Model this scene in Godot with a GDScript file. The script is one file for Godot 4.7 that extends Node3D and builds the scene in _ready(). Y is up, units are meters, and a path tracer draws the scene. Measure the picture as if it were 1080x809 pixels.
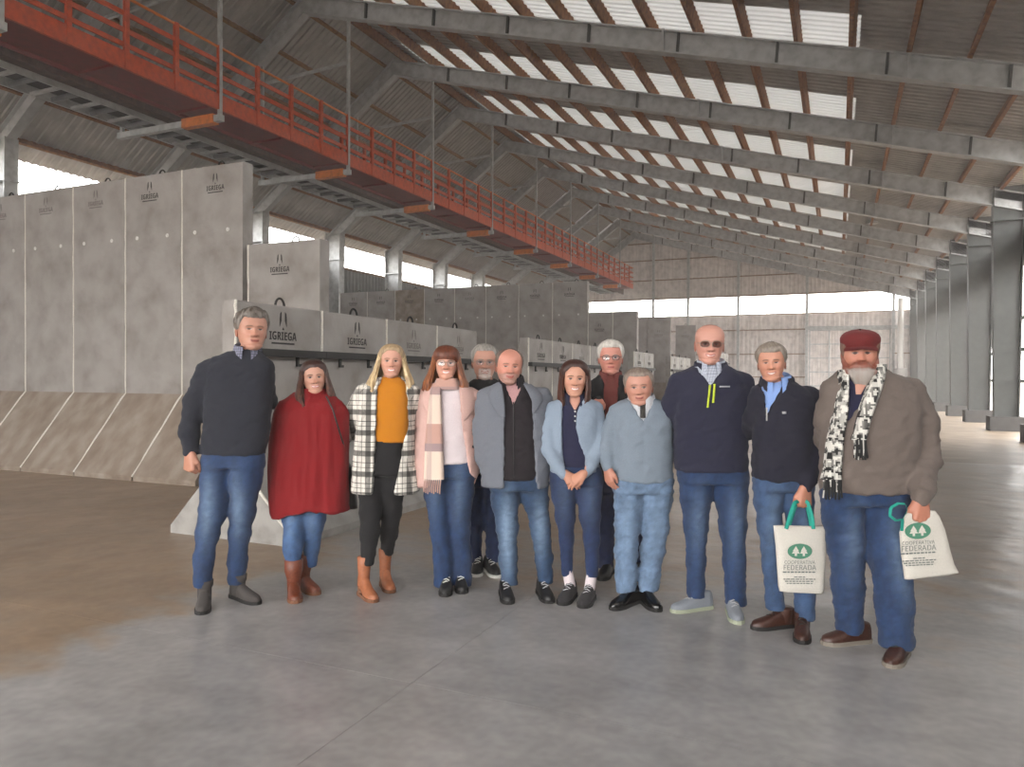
extends Node3D
# A farm-cooperative warehouse with a row of twelve people in front of precast concrete walls.

# ---------------------------------------------------------------- camera numbers (1080 x 809 frame)
const FOCAL := 778.9
const YAW := 0.4155
const PITCH := -0.0099
const ROLL := 0.0043
const EYE := Vector3(0, 1.48, 0)
const BAY := 4.386
var cam_r: Vector3
var cam_u: Vector3
var cam_f: Vector3
var flat_r: Vector3   # level camera right
var flat_f: Vector3   # level camera forward
var used := {}
var M := {}
var T := {}

func setup_axes():
	flat_f = Vector3(-sin(YAW), 0, -cos(YAW))
	flat_r = Vector3(cos(YAW), 0, -sin(YAW))
	cam_f = cos(PITCH) * flat_f + sin(PITCH) * Vector3.UP
	var u0 := cos(PITCH) * Vector3.UP - sin(PITCH) * flat_f
	cam_r = cos(ROLL) * flat_r + sin(ROLL) * u0
	cam_u = cos(ROLL) * u0 - sin(ROLL) * flat_r

func ray(u: float, v: float) -> Vector3:
	return cam_f + (u - 540.0) / FOCAL * cam_r - (v - 404.5) / FOCAL * cam_u

func on_ground(u: float, v: float) -> Vector3:
	var d := ray(u, v)
	return EYE + d * (-EYE.y / d.y)

# ---------------------------------------------------------------- naming helpers
func numbered(called: String) -> String:
	var n: int = used.get(called, 0)
	used[called] = n + 1
	return called if n == 0 else "%s_%03d" % [called, n]

func tag(o, label: String, category: String, group := ""):
	o.set_meta("label", label)
	o.set_meta("category", category)
	if group != "":
		o.set_meta("group", group)
	return o

func thing(called: String, label: String, category: String, at := Vector3.ZERO, group := "") -> Node3D:
	var o := Node3D.new()
	o.name = numbered(called)
	add_child(o)
	o.position = at
	tag(o, label, category, group)
	return o

func part(called: String, mesh: Mesh, m: Material, parent: Node, at := Vector3.ZERO) -> MeshInstance3D:
	var o := MeshInstance3D.new()
	o.name = called if parent != self else numbered(called)
	o.mesh = mesh
	o.material_override = m
	o.position = at
	parent.add_child(o, true)
	return o

func structure(called: String) -> Node3D:
	var o := Node3D.new()
	o.name = numbered(called)
	add_child(o)
	o.set_meta("kind", "structure")
	return o

# ---------------------------------------------------------------- mesh builder
class MB:
	var v := PackedVector3Array()
	var uv := PackedVector2Array()
	var col := PackedColorArray()
	var idx := PackedInt32Array()

	func tri(a: Vector3, b: Vector3, c: Vector3):
		var n := v.size()
		v.append(a); v.append(b); v.append(c)
		idx.append(n); idx.append(n + 1); idx.append(n + 2)

	func quad(a: Vector3, b: Vector3, c: Vector3, d: Vector3):
		var n := v.size()
		v.append(a); v.append(b); v.append(c); v.append(d)
		for k in [0, 1, 2, 0, 2, 3]:
			idx.append(n + k)

	# box between two corners
	func box(lo: Vector3, hi: Vector3):
		hexa([Vector3(lo.x, lo.y, lo.z), Vector3(hi.x, lo.y, lo.z), Vector3(hi.x, hi.y, lo.z), Vector3(lo.x, hi.y, lo.z),
			Vector3(lo.x, lo.y, hi.z), Vector3(hi.x, lo.y, hi.z), Vector3(hi.x, hi.y, hi.z), Vector3(lo.x, hi.y, hi.z)])

	# eight corners: back face 0-3 (counted round), front face 4-7
	func hexa(p: Array):
		quad(p[0], p[1], p[2], p[3])
		quad(p[5], p[4], p[7], p[6])
		quad(p[4], p[0], p[3], p[7])
		quad(p[1], p[5], p[6], p[2])
		quad(p[3], p[2], p[6], p[7])
		quad(p[4], p[5], p[1], p[0])

	# a bar with a w x h section from a to b; side is the direction of w
	func bar(a: Vector3, b: Vector3, w: float, h: float, side := Vector3.ZERO):
		var d := (b - a).normalized()
		var s := side
		if s == Vector3.ZERO:
			s = d.cross(Vector3.UP) if absf(d.y) < 0.95 else d.cross(Vector3.BACK)
		s = (s - d * s.dot(d)).normalized() * w * 0.5
		var t := d.cross(s).normalized() * h * 0.5
		hexa([a - s - t, a + s - t, a + s + t, a - s + t, b - s - t, b + s - t, b + s + t, b - s + t])

	# polygon (in the plane given by two axes) pushed along a third
	func prism(poly: PackedVector2Array, o: Vector3, ax: Vector3, ay: Vector3, push: Vector3):
		var t := Geometry2D.triangulate_polygon(poly)
		var n := poly.size()
		for k in range(0, t.size(), 3):
			var a := o + ax * poly[t[k]].x + ay * poly[t[k]].y
			var b := o + ax * poly[t[k + 1]].x + ay * poly[t[k + 1]].y
			var c := o + ax * poly[t[k + 2]].x + ay * poly[t[k + 2]].y
			tri(a, b, c)
			tri(a + push, c + push, b + push)
		for k in n:
			var a := o + ax * poly[k].x + ay * poly[k].y
			var b := o + ax * poly[(k + 1) % n].x + ay * poly[(k + 1) % n].y
			quad(a, a + push, b + push, b)

	# a round tube through points with one radius each (or one for all); flat squashes it along its second axis
	func tube(pts: Array, rad, sides := 8, flat := 1.0, hint := Vector3.ZERO):
		var n0 := v.size()
		var n := pts.size()
		var side := hint
		for k in n:
			var d: Vector3 = (pts[mini(k + 1, n - 1)] - pts[maxi(k - 1, 0)]).normalized()
			if side == Vector3.ZERO:
				side = d.cross(Vector3.UP) if absf(d.y) < 0.9 else d.cross(Vector3.BACK)
			side = (side - d * side.dot(d)).normalized()
			var t := d.cross(side).normalized()
			var r: float = rad[k] if rad is Array else rad
			for j in sides:
				var a := TAU * j / sides
				v.append(pts[k] + side * cos(a) * r + t * sin(a) * r * flat)
		for k in n - 1:
			for j in sides:
				var a := n0 + k * sides + j
				var b := n0 + k * sides + (j + 1) % sides
				for q in [a, b, b + sides, a, b + sides, a + sides]:
					idx.append(q)
		for e in [0, n - 1]:
			var c := v.size()
			v.append(pts[e])
			for j in sides:
				var a: int = n0 + e * sides + j
				var b: int = n0 + e * sides + (j + 1) % sides
				if e == 0:
					idx.append(c); idx.append(b); idx.append(a)
				else:
					idx.append(c); idx.append(a); idx.append(b)

	# a grid of points, rows x columns
	func grid(p: Array, rows: int, cols: int, closed := false):
		var n0 := v.size()
		for q in p:
			v.append(q)
		for r in rows - 1:
			for c in (cols if closed else cols - 1):
				var a := n0 + r * cols + c
				var b := n0 + r * cols + (c + 1) % cols
				for q in [a, b, b + cols, a, b + cols, a + cols]:
					idx.append(q)

	func mesh(smooth := false) -> ArrayMesh:
		var arr := []
		arr.resize(Mesh.ARRAY_MAX)
		if smooth:
			var nn := PackedVector3Array()
			nn.resize(v.size())
			for k in range(0, idx.size(), 3):
				var a := idx[k]
				var b := idx[k + 1]
				var c := idx[k + 2]
				var m := (v[c] - v[a]).cross(v[b] - v[a])
				nn[a] += m; nn[b] += m; nn[c] += m
			for k in nn.size():
				nn[k] = nn[k].normalized() if nn[k].length_squared() > 0.0 else Vector3.UP
			arr[Mesh.ARRAY_VERTEX] = v
			arr[Mesh.ARRAY_NORMAL] = nn
			if uv.size() == v.size():
				arr[Mesh.ARRAY_TEX_UV] = uv
			if col.size() == v.size():
				arr[Mesh.ARRAY_COLOR] = col
			arr[Mesh.ARRAY_INDEX] = idx
		else:
			var vv := PackedVector3Array()
			var nn := PackedVector3Array()
			var uu := PackedVector2Array()
			var cc := PackedColorArray()
			var with_uv := uv.size() == v.size()
			var with_col := col.size() == v.size()
			for k in range(0, idx.size(), 3):
				var a := v[idx[k]]
				var b := v[idx[k + 1]]
				var c := v[idx[k + 2]]
				var m := (c - a).cross(b - a).normalized()
				vv.append(a); vv.append(b); vv.append(c)
				nn.append(m); nn.append(m); nn.append(m)
				for j in 3:
					if with_uv: uu.append(uv[idx[k + j]])
					if with_col: cc.append(col[idx[k + j]])
			arr[Mesh.ARRAY_VERTEX] = vv
			arr[Mesh.ARRAY_NORMAL] = nn
			if with_uv: arr[Mesh.ARRAY_TEX_UV] = uu
			if with_col: arr[Mesh.ARRAY_COLOR] = cc
		var m := ArrayMesh.new()
		m.add_surface_from_arrays(Mesh.PRIMITIVE_TRIANGLES, arr)
		return m

func box_mesh(lo: Vector3, hi: Vector3) -> ArrayMesh:
	var b := MB.new()
	b.box(lo, hi)
	return b.mesh()

func bar_mesh(a: Vector3, c: Vector3, w: float, h: float, side := Vector3.ZERO) -> ArrayMesh:
	var b := MB.new()
	b.bar(a, c, w, h, side)
	return b.mesh()

func tube_mesh(pts: Array, rad, sides := 8) -> ArrayMesh:
	var b := MB.new()
	b.tube(pts, rad, sides)
	return b.mesh(true)

# ---------------------------------------------------------------- materials
func noise_tex(seed_: int, freq: float, ramp: Array, size := 512, octaves := 5, as_normal := false, bump := 4.0) -> NoiseTexture2D:
	var n := FastNoiseLite.new()
	n.seed = seed_
	n.noise_type = FastNoiseLite.TYPE_SIMPLEX_SMOOTH
	n.frequency = freq
	n.fractal_octaves = octaves
	var t := NoiseTexture2D.new()
	t.width = size
	t.height = size
	t.seamless = true
	t.normalize = true
	t.noise = n
	if as_normal:
		t.as_normal_map = true
		t.bump_strength = bump
	else:
		var g := Gradient.new()
		var off := PackedFloat32Array()
		var cs := PackedColorArray()
		for r in ramp:
			off.append(r[0])
			cs.append(r[1])
		g.offsets = off
		g.colors = cs
		t.color_ramp = g
	return t

func plain(c: Color, rough := 0.8, metal := 0.0) -> StandardMaterial3D:
	var m := StandardMaterial3D.new()
	m.albedo_color = c
	m.roughness = rough
	m.metallic = metal
	return m

# colour times a noise texture laid on from three sides; scale = repeats per metre
func grained(c: Color, tex: Texture2D, scale_: float, rough := 0.85, metal := 0.0, normal: Texture2D = null, depth := 0.6) -> StandardMaterial3D:
	var m := plain(c, rough, metal)
	m.albedo_texture = tex
	m.uv1_triplanar = true
	m.uv1_world_triplanar = true
	m.uv1_scale = Vector3.ONE * scale_
	if normal:
		m.normal_enabled = true
		m.normal_texture = normal
		m.normal_scale = depth
	return m

func g(x: float) -> Color:
	return Color(x, x, x)

func make_materials():
	T.mottle = noise_tex(3, 0.008, [[0.0, Color(0.80, 0.79, 0.78)], [0.35, Color(0.89, 0.885, 0.88)], [0.6, Color(0.95, 0.945, 0.94)], [1.0, Color(1, 1, 1)]], 1024, 6)
	T.streak = noise_tex(8, 0.006, [[0.0, Color(0.80, 0.785, 0.77)], [0.3, Color(0.89, 0.88, 0.87)], [0.6, Color(0.95, 0.945, 0.94)], [1.0, Color(1, 1, 1)]], 1024, 5)
	T.dust = noise_tex(21, 0.007, [[0.0, Color(0.72, 0.66, 0.60)], [0.4, Color(0.82, 0.775, 0.72)], [0.7, Color(0.92, 0.89, 0.85)], [1.0, Color(1, 0.98, 0.95)]], 1024, 6)
	T.fine = noise_tex(5, 0.05, [[0.0, g(0.80)], [0.5, g(0.93)], [1.0, g(1.0)]], 512, 4)
	T.fine_n = noise_tex(6, 0.05, [], 512, 4, true, 3.0)
	T.cloth_n = noise_tex(9, 0.09, [], 512, 3, true, 4.0)
	T.zinc = noise_tex(12, 0.012, [[0.0, Color(0.80, 0.80, 0.80)], [0.5, Color(0.92, 0.92, 0.92)], [1.0, Color(1, 1, 1)]], 512, 5)
	T.rust = noise_tex(15, 0.015, [[0.0, Color(0.55, 0.42, 0.33)], [0.5, Color(0.85, 0.78, 0.72)], [1.0, Color(1, 1, 1)]], 512, 5)
	M.concrete = grained(Color(0.60, 0.583, 0.57), T.streak, 0.28, 0.92, 0.0, T.fine_n, 0.3)
	M.concrete_pale = grained(Color(0.60, 0.59, 0.575), T.mottle, 0.4, 0.92, 0.0, T.fine_n, 0.3)
	M.concrete_foot = grained(Color(0.60, 0.57, 0.545), T.dust, 0.35, 0.95, 0.0, T.fine_n, 0.3)
	M.concrete_dark = grained(Color(0.26, 0.255, 0.25), T.mottle, 0.4, 0.95)
	M.seal = grained(Color(0.86, 0.84, 0.80), T.fine, 2.0, 0.9)
	M.zinc = grained(Color(0.56, 0.57, 0.58), T.zinc, 0.5, 0.5, 0.55)
	M.sheet = grained(Color(0.70, 0.69, 0.675), T.zinc, 0.35, 0.55, 0.15)
	M.steel = grained(Color(0.76, 0.77, 0.775), T.zinc, 0.5, 0.6, 0.1)
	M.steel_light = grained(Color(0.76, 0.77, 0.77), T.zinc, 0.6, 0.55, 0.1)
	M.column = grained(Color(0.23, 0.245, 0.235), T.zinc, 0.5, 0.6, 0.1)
	M.purlin = grained(Color(0.60, 0.42, 0.23), T.rust, 0.8, 0.75)
	M.purlin_pale = grained(Color(0.62, 0.50, 0.34), T.rust, 0.8, 0.75)
	M.orange = grained(Color(0.82, 0.31, 0.07), T.zinc, 0.9, 0.5)
	M.orange_pale = grained(Color(0.92, 0.50, 0.12), T.zinc, 0.9, 0.5)
	M.red_deck = grained(Color(0.50, 0.09, 0.04), T.zinc, 0.7, 0.6)
	M.brown_steel = grained(Color(0.36, 0.25, 0.20), T.rust, 0.8, 0.7)
	M.black_rubber = plain(Color(0.055, 0.055, 0.06), 0.7)
	M.black_steel = plain(Color(0.065, 0.063, 0.063), 0.75)
	M.stamp = plain(Color(0.10, 0.09, 0.09), 0.9)
	M.stamp_faint = plain(Color(0.38, 0.36, 0.35), 0.9)
	M.white = grained(Color(0.85, 0.84, 0.82), T.fine, 1.0, 0.6)
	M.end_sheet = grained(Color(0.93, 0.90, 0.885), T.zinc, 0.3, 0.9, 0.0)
	M.end_sheet.backlight_enabled = true
	M.end_sheet.backlight = Color(0.075, 0.07, 0.067)
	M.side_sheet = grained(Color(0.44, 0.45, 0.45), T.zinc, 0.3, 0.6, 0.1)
	M.girt = grained(Color(0.66, 0.58, 0.50), T.rust, 0.8, 0.75)
	var sky_sheet := plain(Color(0.92, 0.93, 0.92, 0.968), 0.5)
	sky_sheet.transparency = BaseMaterial3D.TRANSPARENCY_ALPHA
	sky_sheet.backlight_enabled = true
	sky_sheet.backlight = Color(0.05, 0.05, 0.0485)
	M.skylight = sky_sheet

# ---------------------------------------------------------------- the building
func frame_z(k: int) -> float:
	return -(24.77 + BAY * k)

const RX := -13.15      # ridge
const RIDGE_Y := 11.95  # roof sheet at the ridge
const SR := -0.2803     # slope of the long side
const SL := 0.735       # slope of the short side
const Z_BACK := -51.35
const Z_FRONT := 9.0

func sheet_y(x: float) -> float:
	return RIDGE_Y + (SR * (x - RX) if x > RX else SL * (x - RX))

# ribbed sheet: ribs run from a to b, repeated along across (length n metres)
func ribbed(a: Vector3, b: Vector3, across: Vector3, length: float, pitch: float, amp: float) -> ArrayMesh:
	var m := MB.new()
	var n := maxi(1, int(round(length / pitch)))
	var p := length / n
	var up := (b - a).cross(across).normalized() * amp
	var prof := [[0.0, 0.0], [0.42, 0.0], [0.55, 1.0], [0.87, 1.0]]
	var line := []
	for k in n:
		for q in prof:
			line.append([(k + q[0]) * p, q[1]])
	line.append([length, 0.0])
	for k in line.size() - 1:
		var o0: Vector3 = across * line[k][0] + up * line[k][1]
		var o1: Vector3 = across * line[k + 1][0] + up * line[k + 1][1]
		m.quad(a + o0, a + o1, b + o1, b + o0)
	return m.mesh()

func i_beam(m: MB, a0: Vector3, a1: Vector3, b0: Vector3, b1: Vector3, width: float, web := 0.02, flange := 0.03):
	# a0-b0: line of one flange, a1-b1: line of the other; web in the x-y plane
	var z := Vector3(0, 0, 1)
	m.hexa([a0 - z * web, b0 - z * web, b1 - z * web, a1 - z * web, a0 + z * web, b0 + z * web, b1 + z * web, a1 + z * web])
	for e in [[a0, b0, a1], [a1, b1, a0]]:
		var inward: Vector3 = (e[2] - e[0]).normalized() * flange
		var w := z * width * 0.5
		m.hexa([e[0] - w, e[1] - w, e[1] - w + inward, e[0] - w + inward, e[0] + w, e[1] + w, e[1] + w + inward, e[0] + w + inward])

func make_frame(k: int):
	var z := frame_z(k)
	var nth := ["against", "first before", "second before", "third before", "fourth before", "fifth before", "sixth before", "seventh before", "eighth before", "ninth before", "tenth before"]
	var label := "grey steel portal frame of columns and rafters, %s the far end wall" % nth[6 - k]
	var f := thing("steel_portal_frame", label, "steel frame", Vector3(0, 0, z), "portal frames along the warehouse")
	var m := MB.new()
	# right column, narrower at its foot
	i_beam(m, Vector3(4.06, 0.38, 0), Vector3(4.66, 0.38, 0), Vector3(3.97, 6.9, 0), Vector3(4.74, 6.9, 0), 0.34)
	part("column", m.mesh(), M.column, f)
	part("knee_plate", box_mesh(Vector3(3.95, 5.92, -0.19), Vector3(4.76, 5.96, 0.19)), M.column, f)
	m = MB.new()
	i_beam(m, Vector3(-18.62, 0.3, 0), Vector3(-19.22, 0.3, 0), Vector3(-18.51, 7.25, 0), Vector3(-19.27, 7.3, 0), 0.34)
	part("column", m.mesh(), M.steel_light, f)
	part("knee_plate", bar_mesh(Vector3(-18.49, 6.2, 0), Vector3(-19.3, 6.2, 0), 0.38, 0.04, Vector3(0, 0, 1)), M.steel_light, f)
	m = MB.new()
	i_beam(m, Vector3(RX, 11.17, 0), Vector3(RX, 11.64, 0), Vector3(4.74, 6.16, 0), Vector3(4.74, 6.66, 0), 0.24)
	part("rafter", m.mesh(), M.steel, f)
	m = MB.new()
	i_beam(m, Vector3(RX, 11.17, 0), Vector3(RX, 11.68, 0), Vector3(-18.51, 7.23, 0), Vector3(-19.2, 7.2, 0), 0.24)
	part("rafter", m.mesh(), M.steel, f)
	for j in 8:
		var x := -11.2 + 2.0 * j
		var y := 11.17 + SR * (x - RX)
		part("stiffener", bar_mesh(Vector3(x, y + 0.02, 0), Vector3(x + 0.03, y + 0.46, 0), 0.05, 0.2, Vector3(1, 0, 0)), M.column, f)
	for x in [-3.5, 1.2]:
		var y: float = 11.17 + SR * (x - RX)
		part("splice_plate", bar_mesh(Vector3(x, y + 0.0, 0), Vector3(x, y + 0.5, 0), 0.05, 0.27, Vector3(1, 0, 0)), M.steel, f)
	part("plinth", box_mesh(Vector3(3.93, -0.05, -0.34), Vector3(4.78, 0.4, 0.34)), M.concrete_dark, f)
	part("plinth", box_mesh(Vector3(-19.35, -0.05, -0.3), Vector3(-18.5, 0.32, 0.3)), M.concrete_dark, f)

func make_roof():
	var roof := structure("ceiling")
	var along := Vector3(0, 0, -1)
	var at := func(x: float, z: float) -> Vector3: return Vector3(x, sheet_y(x), z)
	# clear sheets over every frame, plain sheets between them
	var cuts := []
	for k in range(-8, 7):
		cuts.append([frame_z(k) + 0.95, frame_z(k) - 0.95])
	var z := Z_FRONT
	for c in cuts:
		var za: float = minf(c[0], Z_FRONT)
		var zb: float = maxf(c[1], Z_BACK)
		if z - za > 0.01:
			part("roof_sheet", ribbed(at.call(5.05, z), at.call(RX, z), along, z - za, 0.22, 0.035), M.sheet, roof)
		part("roof_sheet", ribbed(at.call(5.05, za), at.call(0.35, za), along, za - zb, 0.22, 0.035), M.sheet, roof)
		part("roof_sheet", ribbed(at.call(-12.4, za), at.call(RX, za), along, za - zb, 0.22, 0.035), M.sheet, roof)
		part("skylight_sheet", ribbed(at.call(0.35, za), at.call(-12.4, za), along, za - zb, 0.22, 0.035), M.skylight, roof)
		z = zb
	if z > Z_BACK:
		part("roof_sheet", ribbed(at.call(5.05, z), at.call(RX, z), along, z - Z_BACK, 0.22, 0.035), M.sheet, roof)
	# short steep side, with clear strips only towards the far end
	z = Z_FRONT
	for k in range(-8, 7):
		var za := frame_z(k) - 0.3
		var zb := za - 0.95
		if k < 2 or zb < Z_BACK:
			continue
		part("roof_sheet", ribbed(at.call(RX, z), at.call(-19.75, z), along, z - za, 0.22, 0.035), M.sheet, roof)
		part("skylight_sheet", ribbed(at.call(RX, za), at.call(-17.6, za), along, za - zb, 0.22, 0.035), M.skylight, roof)
		part("roof_sheet", ribbed(at.call(-17.55, za), at.call(-19.75, za), along, za - zb, 0.22, 0.035), M.sheet, roof)
		z = zb
	part("roof_sheet", ribbed(at.call(RX, z), at.call(-19.75, z), along, z - Z_BACK, 0.22, 0.035), M.sheet, roof)
	var cap := MB.new()
	cap.hexa([Vector3(RX - 0.35, RIDGE_Y - 0.2, Z_BACK), Vector3(RX, RIDGE_Y + 0.06, Z_BACK), Vector3(RX, RIDGE_Y + 0.08, Z_BACK), Vector3(RX - 0.35, RIDGE_Y - 0.18, Z_BACK),
		Vector3(RX - 0.35, RIDGE_Y - 0.2, Z_FRONT), Vector3(RX, RIDGE_Y + 0.06, Z_FRONT), Vector3(RX, RIDGE_Y + 0.08, Z_FRONT), Vector3(RX - 0.35, RIDGE_Y - 0.18, Z_FRONT)])
	part("ridge_cap", cap.mesh(), M.sheet, roof)
	# purlins along the whole length
	for j in 18:
		var x := -12.75 + 1.0 * j
		var n := Vector3(-SR, 1, 0).normalized()
		var p := Vector3(x, sheet_y(x), 0) - n * 0.145
		part("purlin", bar_mesh(p + Vector3(0, 0, Z_FRONT), p + Vector3(0, 0, Z_BACK), 0.08, 0.27, Vector3(1, SR, 0)), M.purlin, roof)
	for j in 6:
		var x := -13.6 - 1.12 * j
		var n := Vector3(-SL, 1, 0).normalized()
		var p := Vector3(x, sheet_y(x), 0) - n * 0.105
		part("purlin", bar_mesh(p + Vector3(0, 0, Z_FRONT), p + Vector3(0, 0, Z_BACK), 0.07, 0.18, Vector3(1, SL, 0)), M.purlin_pale if j < 4 else M.purlin, roof)

func make_walls():
	var X := Vector3.RIGHT
	var back := Vector3(0, 0, -1)
	# left: cladding with a long open strip under the eave
	var w := structure("wall_left")
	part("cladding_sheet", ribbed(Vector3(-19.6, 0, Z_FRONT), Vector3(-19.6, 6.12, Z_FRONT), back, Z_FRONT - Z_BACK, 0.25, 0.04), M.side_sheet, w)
	for y in [1.5, 3.0, 4.5, 6.08]:
		part("girt", bar_mesh(Vector3(-19.45, y, Z_FRONT), Vector3(-19.45, y, Z_BACK), 0.16, 0.07), M.girt, w)
	part("cable", tube_mesh([Vector3(-19.4, 6.95, 0), Vector3(-19.4, 6.85, -12), Vector3(-19.4, 6.9, -16), Vector3(-19.4, 6.88, -30)], 0.012, 6), M.black_steel, w)
	# right: dark cladding, open to the yard between the columns below, and a strip under the eave
	w = structure("wall_right")
	for s in [[Z_FRONT, -19.2, 0.0], [-19.2, -49.0, 4.7], [-49.0, Z_BACK, 0.0]]:
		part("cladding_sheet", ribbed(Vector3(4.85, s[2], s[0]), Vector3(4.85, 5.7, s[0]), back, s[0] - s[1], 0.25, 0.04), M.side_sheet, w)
	for y in [4.75, 5.66]:
		part("girt", bar_mesh(Vector3(4.75, y, -19.2), Vector3(4.75, y, Z_BACK), 0.1, 0.06), M.column, w)
	for y in [1.4, 2.3, 3.2]:
		part("guard_rail", bar_mesh(Vector3(4.78, y, -20.0), Vector3(4.78, y, -49.0), 0.06, 0.1), M.column, w)
	# far end: pale ribbed sheets, an open strip from side to side, a tall gate
	w = structure("wall_back")
	var zb := Z_BACK
	var parts := [[-19.6, -1.69, 0.0, 5.66], [-1.69, 2.95, 4.5, 5.66], [2.95, 4.85, 0.0, 5.66]]
	for s in parts:
		part("cladding_sheet", ribbed(Vector3(s[0], s[2], zb), Vector3(s[0], s[3], zb), X, s[1] - s[0], 0.28, 0.022), M.end_sheet, w)
	# gable above the strip: narrow sheets cut to the roof line
	var n := 48
	for j in n:
		var x0 := -19.6 + (24.45) * j / n
		var x1 := -19.6 + (24.45) * (j + 1) / n
		var m := MB.new()
		var xs := [x0, x0 + (x1 - x0) * 0.25, x0 + (x1 - x0) * 0.32, x0 + (x1 - x0) * 0.5, x0 + (x1 - x0) * 0.57, x0 + (x1 - x0) * 0.75, x0 + (x1 - x0) * 0.82, x0 + (x1 - x0) * 0.94, x1]
		var dz := [0.0, 0.0, 0.02, 0.02, 0.0, 0.0, 0.02, 0.02, 0.0]
		for q in xs.size() - 1:
			m.quad(Vector3(xs[q], 6.84, zb + dz[q]), Vector3(xs[q], maxf(sheet_y(xs[q]) - 0.02, 6.85), zb + dz[q]), Vector3(xs[q + 1], maxf(sheet_y(xs[q + 1]) - 0.02, 6.85), zb + dz[q + 1]), Vector3(xs[q + 1], 6.84, zb + dz[q + 1]))
		part("gable_sheet", m.mesh(), M.end_sheet, w)
	for y in [1.5, 3.0, 4.6, 5.62, 6.9, 8.2, 9.6, 10.8]:
		var x0: float = -19.5 if y < 7.0 else RX + (y + 0.1 - RIDGE_Y) / SL
		var x1: float = 4.7 if y < 6.9 else RX + (y + 0.1 - RIDGE_Y) / SR
		if y < 4.6:
			part("girt", bar_mesh(Vector3(x0, y, zb + 0.12), Vector3(-1.9, y, zb + 0.12), 0.1, 0.07, back), M.girt, w)
			part("girt", bar_mesh(Vector3(3.1, y, zb + 0.12), Vector3(x1, y, zb + 0.12), 0.1, 0.07, back), M.girt, w)
		else:
			part("girt", bar_mesh(Vector3(x0, y, zb + 0.12), Vector3(x1, y, zb + 0.12), 0.1, 0.07, back), M.girt, w)
	for x in [-11.8, -9.4, -6.1, -1.85, 3.1]:
		part("gable_post", bar_mesh(Vector3(x, 0, zb + 0.28), Vector3(x, sheet_y(x) - 0.25, zb + 0.28), 0.16, 0.2, X), M.steel_light, w)
	# gate of framed panels
	var d := structure("door_1")
	var cols := 4
	var rows := 5
	for i in cols:
		for j in rows:
			var a := Vector3(-1.68 + 4.62 * i / cols, 0.05 + 4.45 * j / rows, zb + 0.05)
			part("panel", ribbed(a + Vector3(0.03, 0.03, 0), a + Vector3(0.03, 4.45 / rows - 0.03, 0), X, 4.62 / cols - 0.06, 0.16, 0.02), M.end_sheet, d)
	for i in cols + 1:
		part("stile", bar_mesh(Vector3(-1.68 + 4.62 * i / cols, 0.0, zb + 0.1), Vector3(-1.68 + 4.62 * i / cols, 4.5, zb + 0.1), 0.07, 0.06, X), M.steel, d)
	for j in rows + 1:
		part("cross_rail", bar_mesh(Vector3(-1.68, 0.05 + 4.45 * j / rows, zb + 0.09), Vector3(2.94, 0.05 + 4.45 * j / rows, zb + 0.09), 0.06, 0.07, back), M.steel, d)
	part("lintel", bar_mesh(Vector3(-1.95, 4.65, zb + 0.16), Vector3(4.7, 4.6, zb + 0.16), 0.12, 0.22, back), M.steel_light, d)
	# behind the camera: the entrance end, with a wide open gateway
	w = structure("wall_front")
	for s in [[-19.6, -14.0, 0.0, 6.9], [-14.0, 3.6, 6.0, 6.9], [3.6, 4.85, 0.0, 6.9]]:
		part("cladding_sheet", ribbed(Vector3(s[0], s[2], Z_FRONT), Vector3(s[0], s[3], Z_FRONT), X, s[1] - s[0], 0.28, 0.022), M.end_sheet, w)
	var m := MB.new()
	m.tri(Vector3(-19.6, 6.85, Z_FRONT), Vector3(RX, RIDGE_Y, Z_FRONT), Vector3(4.85, 6.85, Z_FRONT))
	part("gable_sheet", m.mesh(), M.end_sheet, w)
	# lamps under two rafters
	for q in [[0, 936.0, 164.0, "third roof frame before the columns at the right"], [2, 920.0, 234.0, "fifth"]]:
		var d2 := ray(q[1], q[2])
		var lp := EYE + d2 * (frame_z(q[0]) / d2.z)
		var lt := thing("hanging_lamp", "round white lamp, switched off, hanging under the %s of the two lamp-bearing rafters" % ["farther", "nearer"][0 if q[0] == 2 else 1], "lamp", lp)
		part("stem", tube_mesh([Vector3(0, 0.0, 0), Vector3(0, 0.35, 0)], 0.02, 6), M.steel, lt)
		part("shade", tube_mesh([Vector3(0, 0.06, 0), Vector3(0, 0.0, 0), Vector3(0, -0.07, 0)], [0.06, 0.2, 0.24], 16), M.steel_light, lt)
		part("diffuser", tube_mesh([Vector3(0, -0.072, 0), Vector3(0, -0.085, 0)], 0.22, 16), M.white, lt)
	# pipe beside the gate
	var p := thing("downpipe", "white pipe standing beside the tall gate at the far end", "pipe", Vector3(3.45, 0, Z_BACK + 0.9))
	part("pipe", tube_mesh([Vector3(0, 0, 0), Vector3(0, 6.3, 0)], 0.17, 12), M.white, p)
	part("collar", tube_mesh([Vector3(0, 1.55, 0), Vector3(0, 2.05, 0)], 0.36, 12), M.concrete_pale, p)

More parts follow.
